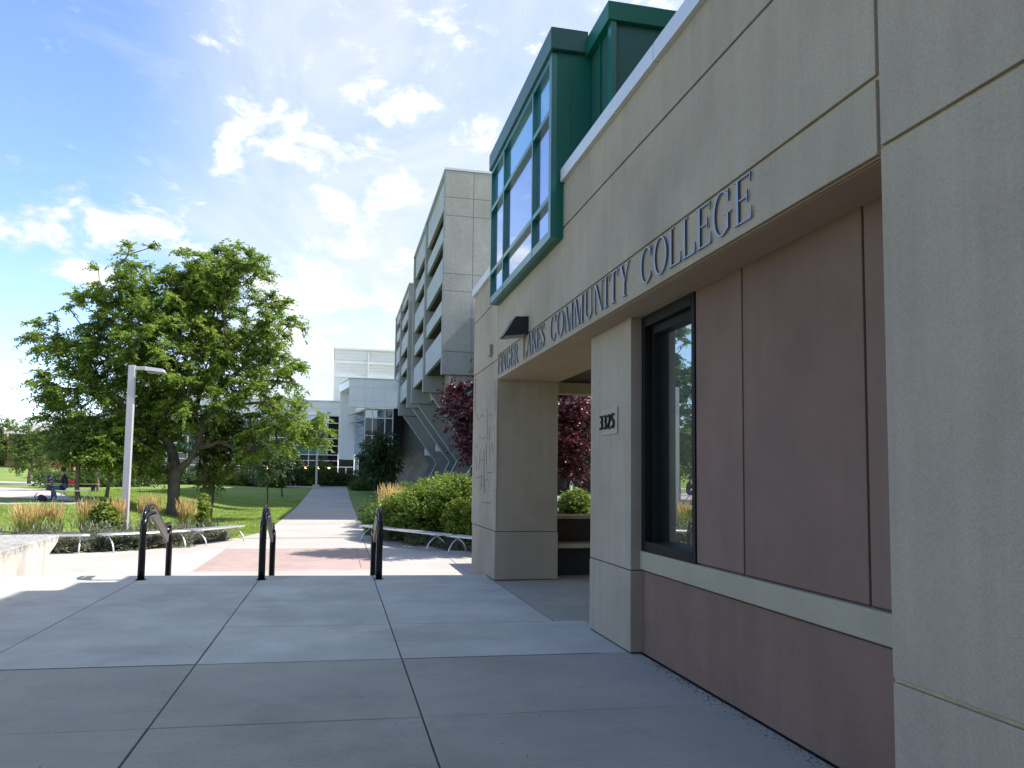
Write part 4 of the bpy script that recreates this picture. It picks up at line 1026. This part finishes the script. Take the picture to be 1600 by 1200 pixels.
# purple plum
pb = (4.9, 20.6, LOW)
tree('purple_plum_tree', 'purple leaved tree behind the far pier of the lettered building', pb, [straight(pb, (4.85, 20.6, 2.0))],
     [((4.9, 20.6, 3.2), (1.7, 1.6, 1.35)), ((3.35, 20.4, 3.5), (.65, .9, .55)), ((3.55, 20.4, 2.6), (.6, .8, .65)), ((6.2, 20.5, 3.1), (1.0, 1.1, 1.1)), ((4.6, 20.7, 4.4), (1.1, 1.1, .6)), ((4.2, 20.5, 1.7), (.5, .6, .6)), ((6.4, 20.7, 2.1), (.6, .7, .5))],
     460, .10, 'purple', 'bark_dark', ntw=8, k=14, ln=.5, droop=.15, L=.095, Wd=.058, up=.35)
# trees at the far left edge
def fartree(name, label, px_, py_, Y, rx, ry, leaf, gr=None, n=170):
    c = at(px_, py_, Y); s = Y * 1.03 / F_PX; b = (c.x, Y, terrain(c.x, Y))
    bl = [((c.x, Y, c.z), (rx * s, rx * s, ry * s)), ((c.x - rx * s * .5, Y - 1, c.z - ry * s * .45), (rx * s * .7, rx * s * .7, ry * s * .6)), ((c.x + rx * s * .5, Y + 1, c.z - ry * s * .4), (rx * s * .7, rx * s * .7, ry * s * .6))]
    tree(name, label, b, [straight(b, (c.x, Y, c.z))], bl, n, .3, leaf, 'bark', ntw=6, k=9, ln=Y / 75, droop=.3, L=Y / 380, Wd=Y / 650, group=gr)
fartree('willow_tree', 'bright yellow green tree at the left edge beyond the lawn', 4, 688, 125, 20, 32, 'willow')
fartree('background_tree', 'pale distant tree behind the small round young tree', 62, 690, 150, 26, 22, 'willow')
# ------------------------------------------------------------------ shrubs
def shrub(name, label, blobs, n, L, Wd, leaf, group=None, up=.6, ln=None, cat='shrub', stems=True, droop=.1, ntw=3, k=7, bias=3.0):
    c = blobs[0][0]; zb = min(b[0][2] - b[1][2] for b in blobs)
    t = thing(name, label, cat, (c[0], c[1], zb), group)
    tg, out = in_blobs(blobs, n, bias); tg[:, 2] = np.maximum(tg[:, 2], zb + .03)
    np_mesh('foliage', *twigs(tg, out, ntw, k, ln or L * 3, droop, L, Wd, up), M[leaf], t)
    if stems:
        mb = MB()
        for i in range(6):
            q = tg[rng.integers(len(tg))]; mb.tube([(c[0] + rng.normal() * .08, c[1] + rng.normal() * .08, zb), ((c[0] + q[0]) / 2, (c[1] + q[1]) / 2, (zb + q[2]) / 2), tuple(q)], [.012, .01, .005], 5)
        mb.build('stem', M['bark_dark'], t)
    return t
G = LOW
shrub('bright_shrub', 'large bright yellow green shrub behind the long right bench', [((2.9, 24.6, .40), (1.1, 1.3, .9)), ((2.1, 25.6, .2), (.85, .9, .7)), ((3.7, 23.6, .6), (.85, .9, 1.0)), ((3.3, 25.2, 1.0), (.7, .6, .55)), ((3.9, 22.6, .2), (.7, .8, .7))], 2300, .088, .056, 'bright', ln=.34, ntw=3, k=8, up=.75)
shrub('bright_shrub', 'lower green shrub at the path edge behind the left end of the right bench', [((1.75, 27.0, -.05), (.75, 1.0, .5)), ((1.5, 28.6, .0), (.5, .8, .5))], 520, .075, .05, 'mid', ln=.26, ntw=3, k=8)
shrub('dark_shrub', 'dark green shrub spilling over the right edge of the path', [((1.75, 31.2, .05), (.8, 1.3, .6)), ((2.6, 33, .35), (1.1, 1.4, .8))], 600, .09, .05, 'dark', ln=.35, ntw=3, k=8)
shrub('dark_shrub', 'grey green shrub behind the bright shrub below the stone wall', [((4.2, 31, .2), (1.6, 1.6, .75)), ((3.2, 35, .3), (1.6, 1.8, .9))], 700, .09, .05, 'mid', ln=.35, ntw=3, k=8)
shrub('low_plants', 'low grey green ground cover under the long right bench', [((2.55, 23.6, G + .05), (.55, .9, .22)), ((3.3, 22.1, G + .05), (.5, .8, .24)), ((4.2, 20.7, G + .05), (.6, .8, .22)), ((5.2, 19.6, G + .05), (.8, .6, .22)), ((1.75, 25.2, G + .05), (.4, .8, .2))], 1500, .05, .022, 'cover', ln=.14, stems=False, cat='ground cover')
shrub('edge_plant', 'small dark plant with fading flowers at the path corner', [((1.25, 27.2, G + .1), (.22, .35, .25)), ((1.5, 26.3, G + .08), (.3, .3, .18))], 160, .05, .03, 'purple', ln=.15, cat='plant', stems=False)
shrub('passage_shrub', 'small yellow green shrub in the planter seen through the passage', [((5.2, 16.5, 1.0), (.34, .34, .34)), ((4.95, 16.5, .9), (.2, .2, .14)), ((5.5, 16.6, .9), (.25, .2, .2))], 520, .05, .03, 'bright', ln=.14)
# left bed
for k, (x, y, r, h, lb) in enumerate([(-7.6, 23.0, .75, .38, 'catmint mound with grey purple flowers beside the low concrete wall'), (-6.5, 23.7, .7, .42, 'catmint mound below the lamp post behind the benches'),
                                     (-5.4, 23.9, .65, .36, 'catmint mound behind the middle left bench'), (-4.5, 24.9, .6, .34, 'catmint mound between the two right hand benches of the left arc'), (-3.9, 26.0, .45, .28, 'small catmint mound at the lawn end of the left bed'),
                                     (-8.8, 22.4, .7, .36, 'catmint mound hidden furthest left behind the low wall')]):
    t = shrub('catmint', lb, [((x, y, G + .1), (r, r * .9, h)), ((x + .35, y - .45, G + .05), (r * .7, r * .6, h * .7))], 620, .045, .022, 'catmint', 'catmint mounds in the left bed', ln=.17, cat='plant', stems=False, up=.9)
    n = 60; c = np.stack([x + rng.normal(size=n) * r * .5, y + rng.normal(size=n) * r * .5, G + h + .18 + rng.normal(size=n) * .07], 1)
    A = np.tile([0, 0, 1.0], (n, 1)) + rng.normal(size=(n, 3)) * .3
    tag(np_mesh('flower_spikes', *leaf_quads(c, A, rng.normal(size=(n, 3)), .22, .035), M['silver'], t), kind='stuff')
# low weedy plants by the cheek wall bottom (dark leaves under the benches)
for k, (x, y, lb) in enumerate([(-6.9, 21.95, 'low dark green plants under the leftmost bench'), (-5.9, 22.35, 'low brownish plants between the two left benches'), (-4.9, 23.05, 'low green plants under the middle left bench')]):
    shrub('low_plants', lb, [((x, y, G + .05), (.6, .45, .28)), ((x + .5, y + .2, G + .05), (.45, .4, .22))], 520, .055, .028, ('catmint', 'cover', 'catmint')[k], 'low plants under the left benches', ln=.18, cat='ground cover', stems=False, up=.7)
# feather reed grass
def reed(label, x, y, h, r, n, grp='reed grass clumps'):
    t = thing('reed_grass', label, 'ornamental grass', (x, y, G), grp)
    a = rng.uniform(0, 2 * math.pi, n); rr = r * np.sqrt(rng.uniform(0, 1, n)); b = np.stack([x + rr * np.cos(a) * .5, y + rr * np.sin(a) * .5, np.full(n, G)], 1)
    hh = h * rng.uniform(.72, 1.05, n); tip = np.stack([x + rr * np.cos(a) * 1.25, y + rr * np.sin(a) * 1.25, G + hh], 1) + rng.normal(size=(n, 3)) * .04
    mid = b + (tip - b) * .74; d = tip - b
    wv = unit(np.cross(d, rng.normal(size=(n, 3)))) * .006
    V = np.stack([b - wv, b + wv, mid + wv * .6, mid - wv * .6], 1).reshape(-1, 3)
    np_mesh('stalks', V, np.arange(n * 4).reshape(-1, 4), M['reed'], t)
    pl = []
    for s in (0, 1):
        pl.append(leaf_quads(b + d * .86, d, rng.normal(size=(n, 3)), .40 * hh / 1.3, .024))
    V = np.concatenate([pl[0][0], pl[1][0]]); np_mesh('plumes', V, np.arange(len(V)).reshape(-1, 4), M['straw'], t)
    m_ = n; a = rng.uniform(0, 2 * math.pi, m_); b = np.stack([x + rng.normal(size=m_) * r * .35, y + rng.normal(size=m_) * r * .35, np.full(m_, G)], 1)
    ax = np.stack([np.cos(a) * .45, np.sin(a) * .45, np.ones(m_)], 1); ll = h * rng.uniform(.4, .65, m_)
    V, Fq = leaf_quads(b + unit(ax) * ll[:, None] * .5, ax, rng.normal(size=(m_, 3)), ll, .016); np_mesh('blades', V, Fq, M['reed'], t)
for (px_, Y, h, r, n, lb) in [(45, 25.0, 1.12, .42, 190, 'wide tan reed grass clump behind the low concrete wall'), (86, 25.2, 1.12, .20, 80, 'narrow tan reed grass clump right of the wide one behind the low wall'), (140, 26.4, 1.22, .32, 140, 'tan reed grass clump left of the lamp post in front of the pale young tree'),
                              (178, 26.6, 1.22, .28, 120, 'tan reed grass clump touching the left side of the lamp post'), (234, 26.4, 1.38, .34, 150, 'tall tan reed grass clump between the lamp post and the big trunk'), (291, 27.4, 1.22, .32, 130, 'tan reed grass clump right of the big tree trunk'),
                              (612, 27.2, 1.75, .42, 200, 'tan reed grass clump rising out of the right hand shrubs')]:
    p = at(px_, 800, Y); reed(lb, p.x, Y, h, r, n)
sp = at(319, 800, 26.3)
shrub('lime_spire', 'lime green leafy spire at the right end of the left bed', [((sp.x, 26.3, .25), (.10, .10, .70)), ((sp.x, 26.3, -.1), (.18, .18, .4))], 150, .11, .045, 'lime', ln=.16, cat='plant')
shrub('leafy_weed', 'broad leaved bright green plant left of the lamp post', [((at(162, 805, 25.6).x, 25.6, .15), (.32, .3, .42))], 130, .12, .08, 'bright', ln=.22, cat='plant')
# shrubs along the far building
far_sh = [(250, 748, 26, 15, 84, 'dark'), (300, 750, 24, 12, 84, 'dark'), (345, 748, 20, 15, 83, 'mid'), (400, 746, 26, 17, 83, 'silver'), (370, 752, 20, 10, 82, 'mid'), (432, 750, 16, 12, 83, 'mid'), (452, 744, 18, 20, 88.5, 'dark'), (478, 746, 16, 18, 88.5, 'mid'),
          (505, 742, 20, 22, 89, 'mid'), (525, 752, 18, 12, 89, 'dark'), (545, 757, 14, 8, 90, 'mid'), (565, 768, 16, 9, 76, 'mid'), (85, 747, 26, 11, 62, 'mid'), (118, 748, 24, 10, 66, 'dark'), (150, 748, 24, 11, 66, 'mid'), (190, 752, 26, 10, 68, 'mid'), (215, 754, 20, 9, 70, 'silver')]
far_lb = {(250, 748): 'dark shrub in the far row just left of the big trunk', (300, 750): 'dark low shrub in the far row just right of the big trunk', (345, 748): 'green shrub in the far row behind the small yellowish tree', (400, 746): 'pale silvery bush in the far row right of the small tree',
          (370, 752): 'low green shrub in the far row between the small tree and the silvery bush', (432, 750): 'green shrub in the far row behind the thin dark tree', (452, 744): 'tall dark shrub directly behind the walking woman', (478, 746): 'green shrub left of the distant lamp post',
          (505, 742): 'tall shrub right of the distant lamp post against the glass front', (525, 752): 'dark low shrub below the white panelled slab', (545, 757): 'smallest shrub at the far end of the path, left of the dense dark tree', (565, 768): 'low green shrub at the foot of the dense dark tree',
          (85, 747): 'green shrub directly behind the litter bin', (118, 748): 'dark shrub behind the red bag', (150, 748): 'green shrub behind the person in white top', (190, 752): 'green shrub just left of the lamp post behind the patio', (215, 754): 'small silvery bush beside the two people standing together'}
for (cx, cy, rx, ry, Y, lf) in far_sh:
    lb = far_lb[(cx, cy)]
    b = pxblob(cx, cy, rx, ry, Y); zb = terrain(b[0][0], Y); c = (b[0][0], Y, max(b[0][2], zb + b[1][2] * .6))
    shrub('hedge_shrub', lb, [(c, b[1]), ((c[0], c[1], zb + b[1][2] * .4), (b[1][0] * .95, b[1][1], b[1][2] * .5))], 260, Y / 480, Y / 800, lf, None if lf == 'silver' else ('far shrub row' if Y > 75 else 'patio hedge row'), ln=Y / 170, stems=False)
# lawn blades in the nearer turf
n = 110000
gx_, gy_ = rng.uniform(-16, -2.3, n), 25.8 + 34 * rng.uniform(0, 1, n) ** 1.6
def inpoly(x, y, poly):
    r = np.zeros(len(x), bool); j = len(poly) - 1
    for i in range(len(poly)):
        xi, yi = poly[i]; xj, yj_ = poly[j]
        r ^= ((yi > y) != (yj_ > y)) & (x < (xj - xi) * (y - yi) / (yj_ - yi + 1e-9) + xi); j = i
    return r
PT = PATIO
ok = ~inpoly(gx_, gy_, LB) & ~inpoly(gx_, gy_, PT) & (gx_ < -2.45 - .75 * (gy_ < 28))
gx_, gy_ = gx_[ok], gy_[ok]; gz_ = np.array([terrain(a, b) for a, b in zip(gx_, gy_)]) - .015
n = len(gx_); b = np.stack([gx_, gy_, gz_], 1); a = rng.uniform(0, 6.28, n); wv = np.stack([np.cos(a), np.sin(a), np.zeros(n)], 1) * .012
tip = b + np.stack([rng.normal(size=n) * .03, rng.normal(size=n) * .03, rng.uniform(.04, .085, n)], 1)
tag(np_mesh('grass', np.stack([b - wv, b + wv, tip], 1).reshape(-1, 3), np.arange(n * 3).reshape(-1, 3), M['grassblade']), 'short mown grass blades of the lawn', 'grass', kind='stuff')
# grit and dead leaves along the wall foot
mb = MB(); rr = random.Random(5)
for k in range(600):
    y = rr.uniform(2.2, 6.6); x = 2.80 - abs(rr.gauss(0, .055)) if y > 3.05 else 2.43 - abs(rr.gauss(0, .08)); s = rr.uniform(.0015, .005)
    mb.obox((x, y, s * .6), (s, 0, 0), (0, s * rr.uniform(.5, 1), 0), (0, 0, s * .6))
tag(mb.build('grit', M['grit']), 'dark grit and crumbs along the foot of the wall', 'grit', kind='stuff')

# fallen leaf scraps on the paving
n = 90; c = np.stack([rng.uniform(-5, 2.3, n), rng.uniform(3.2, 12.5, n), np.full(n, .008)], 1); A = rng.normal(size=(n, 3)); A[:, 2] *= .1
tag(np_mesh('leaf_litter', *leaf_quads(c, A, np.tile([0, 0, 1.0], (n, 1)) + rng.normal(size=(n, 3)) * .2, rng.uniform(.012, .03, n), rng.uniform(.006, .014, n)), M['soil']), 'tiny dry leaf scraps scattered on the paving', 'leaf litter', kind='stuff')
# ================================================================== people and small things
def cloth(name, c, rough=.85): return surf(name, c, rough, .1, 6, .08, 60, .1, 80)
SK = cloth('skin', (.50, .30, .22), .6)
def figure(label, joints, edges, mats, rootj, group=None, hair=None, base=(0, 0, 0), heading=0.0):
    """joints: name -> (x, y, z, radius, material index); one continuous skinned body"""
    names = list(joints); cs, sn = math.cos(heading), math.sin(heading)
    P = {k: Vector((v[0] * cs - v[1] * sn, v[0] * sn + v[1] * cs, v[2])) for k, v in joints.items()}
    me = bpy.data.meshes.new('person'); me.from_pydata([P[k] for k in names], [(names.index(a), names.index(b)) for a, b in edges], [])
    ob = bpy.data.objects.new('tmp', me); COL.objects.link(ob)
    sm = ob.modifiers.new('skin', 'SKIN'); sm.use_smooth_shade = True; ob.modifiers.new('sub', 'SUBSURF').levels = 1
    for i, k in enumerate(names):
        sv = me.skin_vertices[0].data[i]; sv.radius = (joints[k][3],) * 2; sv.use_root = (k == rootj)
    dg = bpy.context.evaluated_depsgraph_get(); nm = bpy.data.meshes.new_from_object(ob.evaluated_get(dg))
    bpy.data.objects.remove(ob)
    nm.materials.clear()
    for mt in mats: nm.materials.append(mt)
    segs = [(P[a], P[b], joints[a][4], joints[b][4]) for a, b in edges]
    for pl in nm.polygons:
        c = pl.center; best = None
        for a, b, ma, mb_ in segs:
            d = b - a; t = max(0, min(1, (c - a).dot(d) / max(d.length_squared, 1e-9))); q = (c - (a + d * t)).length
            if best is None or q < best[0]: best = (q, ma if t < .5 else mb_)
        pl.material_index = best[1]; pl.use_smooth = True
    t = thing('person', label, 'person', base, group)
    bo = bpy.data.objects.new('body', nm); COL.objects.link(bo); bo.parent = t
    if hair:
        h = P['head']; mb = MB(); nlat, nlon = 6, 10; fw = Vector((sn, -cs, 0))
        vs = []
        for i in range(nlat + 1):
            th_ = math.pi * (.02 + .68 * i / nlat)
            for j in range(nlon):
                ph = 2 * math.pi * j / nlon; r = hair[1]
                vs.append(Vector((r * math.sin(th_) * math.cos(ph), r * math.sin(th_) * math.sin(ph), r * 1.12 * math.cos(th_))) + h + Vector((0, 0, .02)) + fw * -.02 + Vector(base))
        fs = [(i * nlon + j, i * nlon + (j + 1) % nlon, (i + 1) * nlon + (j + 1) % nlon, (i + 1) * nlon + j) for i in range(nlat) for j in range(nlon)] + [tuple(range(nlon))]
        mb.add(vs, fs); mb.build('hair', hair[0], t, smooth=True)
    return t
# figures face -Y before the heading turns them; z up from the ground
E_BODY = [('pelvis', 'waist'), ('waist', 'chest'), ('chest', 'neck'), ('neck', 'jaw'), ('jaw', 'head'), ('chest', 'shl'), ('shl', 'ell'), ('ell', 'wrl'), ('wrl', 'hal'), ('chest', 'shr'), ('shr', 'elr'), ('elr', 'wrr'), ('wrr', 'har'),
          ('pelvis', 'hil'), ('hil', 'knl'), ('knl', 'anl'), ('anl', 'tol'), ('pelvis', 'hir'), ('hir', 'knr'), ('knr', 'anr'), ('anr', 'tor')]
def standing(h=1.68, stride=0.0, top=1, sleeve=1, leg=2, lleg=2, arm=.0, shoe=3, dress=0.0):
    s = h / 1.68; d = dress
    J = dict(pelvis=(0, 0, .95, .125 + d, leg), waist=(0, 0, 1.10, .115, top), chest=(0, .01, 1.32, .135, top), neck=(0, 0, 1.45, .055, 0), jaw=(0, -.02, 1.53, .065, 0), head=(0, -.01, 1.61, .085, 0),
             shl=(-.17, .01, 1.37, .062, top), ell=(-.23, .03 - arm * .2, 1.10, .045, sleeve), wrl=(-.20, -.08 - arm * .25, .88 + arm * .3, .032, 0), hal=(-.19, -.11 - arm * .28, .80 + arm * .36, .036, 0),
             shr=(.17, .01, 1.37, .062, top), elr=(.23, .03 + stride * .15 - arm * .2, 1.10, .045, sleeve), wrr=(.20, .02 + stride * .1 - arm * .3, .88 + arm * .3, .032, 0), har=(.19, .0 + stride * .1 - arm * .33, .80 + arm * .36, .036, 0),
             hil=(-.10, 0, .88, .10 + d, leg), knl=(-.10, -.02 - stride * .22, .50, .068 + d * .8, lleg), anl=(-.10, -stride * .34, .09, .042, lleg if not d else 0), tol=(-.10, -.15 - stride * .34, .04, .038, shoe),
             hir=(.10, 0, .88, .10 + d, leg), knr=(.10, -.02 + stride * .12, .50, .068 + d * .8, lleg), anr=(.10, .02 + stride * .40, .10, .042, lleg if not d else 0), tor=(.10, -.13 + stride * .40, .04, .038, shoe))
    return {k: (v[0] * s, v[1] * s, v[2] * s, v[3] * s, v[4]) for k, v in J.items()}
# walking woman in black dress (goes to the right)
wv_ = at(458, 761, 85.6); gw = Vector((wv_.x, 85.6, terrain(wv_.x, 85.6) + .05))
BLK = cloth('black_cloth', (.012, .012, .014)); HB = cloth('brown_hair', (.10, .055, .03), .5); HD = cloth('dark_hair', (.03, .018, .014), .5); HL = cloth('fair_hair', (.30, .19, .10), .5)
NAVY = cloth('navy_cloth', (.025, .030, .050)); JEAN = cloth('denim', (.055, .095, .19)); WHT = cloth('white_cloth', (.66, .66, .68)); PNK = cloth('pink_cloth', (.62, .38, .34)); SHOE = cloth('dark_shoe', (.03, .025, .025)); TAN = cloth('tan_shoe', (.30, .2, .14))
figure('woman in a black dress walking along the far building', standing(1.66, .8, 1, 0, 1, 1, dress=.035), E_BODY, [SK, BLK, BLK, TAN], 'pelvis', None, (HL, .105), gw, R(90))
sp_ = on_ground(135, 757.5)
figure('person in white top and dark trousers standing behind the patio bench', standing(1.72, .0, 1, 1, 2, 2, arm=.5), E_BODY, [SK, WHT, NAVY, SHOE], 'pelvis', None, (HD, .10), sp_, R(-70))
for k, (px_, hd, mt, lb) in enumerate(((219, R(60), WHT, 'left of the two people standing close together by the far hedge, in white'), (226, R(-60), PNK, 'right of the two people standing close together by the far hedge, in pink'))):
    p = at(px_, 757, 74); figure(lb, standing(1.70, 0, 1, 1, 2, 2, arm=.6), E_BODY, [SK, mt, NAVY, SHOE], 'pelvis', None, (HL if k else HB, .10), (p.x, 74, terrain(p.x, 74)), hd)
# seated person on the patio bench, facing left
sg = on_ground(92, 783); bz = sg.z
Js = dict(pelvis=(0, 0, .56, .135, 2), waist=(0, -.03, .72, .125, 1), chest=(0, -.08, .95, .145, 1), neck=(0, -.12, 1.09, .055, 0), jaw=(0, -.17, 1.16, .065, 0), head=(0, -.16, 1.25, .088, 0),
          shl=(-.18, -.08, 1.0, .066, 1), ell=(-.24, -.20, .76, .052, 1), wrl=(-.12, -.40, .84, .036, 1), hal=(-.08, -.47, .90, .036, 0), shr=(.18, -.08, 1.0, .066, 1), elr=(.24, -.20, .76, .052, 1), wrr=(.12, -.40, .84, .036, 1), har=(.08, -.47, .90, .036, 0),
          hil=(-.11, -.08, .54, .105, 2), knl=(-.13, -.50, .52, .075, 2), anl=(-.13, -.50, .09, .048, 2), tol=(-.13, -.66, .04, .042, 3), hir=(.11, -.08, .54, .105, 2), knr=(.15, -.46, .52, .075, 2), anr=(.17, -.30, .09, .048, 2), tor=(.18, -.46, .04, .042, 3))
sx, sy = sg.x + .25, sg.y
figure('person in navy jacket and jeans sitting on a metal bench reading', Js, E_BODY, [SK, NAVY, JEAN, TAN], 'pelvis', None, (HD, .108), (sx, sy, bz), R(-80))
t = thing('paper', 'white sheet of paper held by the seated person', 'paper', (sx - .55, sy, bz + .95))
MB().obox((sx - .56, sy + .05, bz + .98), (.07, 0, .09), (0, .13, 0), (-.004, 0, .003)).build('sheet', M['white_trim'], t)
t = thing('laptop', 'grey laptop on the lap of the seated person', 'laptop', (sx - .3, sy, bz + .63))
MB().box(sx - .5, sx - .2, sy - .15, sy + .15, bz + .625, bz + .645).build('keyboard_half', M['lamp'], t)
MB().obox((sx - .56, sy, bz + .73), (.02, 0, .10), (0, .16, 0), (.006, 0, -.001)).build('screen_half', M['lamp'], t)
t = thing('backpack', 'dark blue backpack on the ground at the feet of the seated person', 'backpack', (sx - .85, sy - .1, bz))
bp_ = MB(); ringz = [(0, .13), (.06, .15), (.14, .14), (.22, .09), (.26, .03)]
vs = [(sx - .80 + r * math.cos(2 * math.pi * k / 12) * 1.25 - z * .3, sy - .1 + r * math.sin(2 * math.pi * k / 12) * .8, bz + z) for z, r in ringz for k in range(12)]
bp_.add(vs, [(i * 12 + k, i * 12 + (k + 1) % 12, (i + 1) * 12 + (k + 1) % 12, (i + 1) * 12 + k) for i in range(4) for k in range(12)] + [tuple(range(12))[::-1], tuple(range(48, 60))])
bp_.build('bag', NAVY, t, smooth=True)
MB().tube([(sx - 1.0, sy - .26, bz + .05), (sx - 1.05, sy - .3, bz + .2), (sx - .98, sy - .2, bz + .33)], .018, 6).build('strap', SHOE, t)
# patio seat of the person
t = thing('patio_bench', 'silver wire bench under the seated person', 'bench', (sx + .3, sy, bz))
st_ = MB()
for k in range(6): st_.box(sx - .22, sx + .95, sy - .28 + k * .1, sy - .21 + k * .1, bz + .41, bz + .44)
st_.build('seat', M['bench'], t)
for x in (sx - .1, sx + .85):
    MB().tube([(x - .22, sy - .25, bz), (x + .12, sy - .25, bz + .41)], .018, 6).build('leg', M['bench'], t)
    MB().tube([(x + .22, sy + .25, bz), (x - .12, sy + .25, bz + .41)], .018, 6).build('leg', M['bench'], t)
# litter bin, long bench, red bag
bn = on_ground(79, 766); t = thing('litter_bin', 'dark cylindrical litter bin behind the seated person', 'bin', bn)
MB().tube([(bn.x, bn.y, bn.z), (bn.x, bn.y, bn.z + .86)], .27, 16).build('drum', M['black_matt'], t, smooth=False)
MB().tube([(bn.x, bn.y, bn.z + .865), (bn.x, bn.y, bn.z + .90), (bn.x, bn.y, bn.z + .98)], [.30, .31, .20], 16).build('lid', M['black_matt'], t)
tb = on_ground(118, 768); t = thing('wooden_bench', 'long low wooden bench behind the young trees on the patio', 'bench', tb)
for k in range(4): MB().box(tb.x - 1.6, tb.x + 1.2, tb.y - .24 + k * .125, tb.y - .13 + k * .125, tb.z + .42, tb.z + .47).build('seat_board', M['wood'], t)
for x in (tb.x - 1.3, tb.x + .95): MB().box(x - .06, x + .06, tb.y - .2, tb.y + .2, tb.z, tb.z + .419).build('leg', M['brown_wall'], t)
t = thing('red_bag', 'red bag lying on the long wooden bench', 'bag', (tb.x - .4, tb.y, tb.z + .47))
vs = [(tb.x - .4 + rx * math.cos(2 * math.pi * k / 10), tb.y + .18 * math.sin(2 * math.pi * k / 10), tb.z + .471 + z) for z, rx in ((0, .36), (.12, .38), (.22, .25), (.25, .1)) for k in range(10)]
MB().add(vs, [(i * 10 + k, i * 10 + (k + 1) % 10, (i + 1) * 10 + (k + 1) % 10, (i + 1) * 10 + k) for i in range(3) for k in range(10)] + [tuple(range(10))[::-1], tuple(range(30, 40))]).build('bag', cloth('red_cloth', (.45, .03, .05)), t, smooth=True)
MB().tube([(tb.x - .55, tb.y, tb.z + .70), (tb.x - .45, tb.y, tb.z + .82), (tb.x - .3, tb.y, tb.z + .70)], .015, 6).build('handle', SHOE, t)
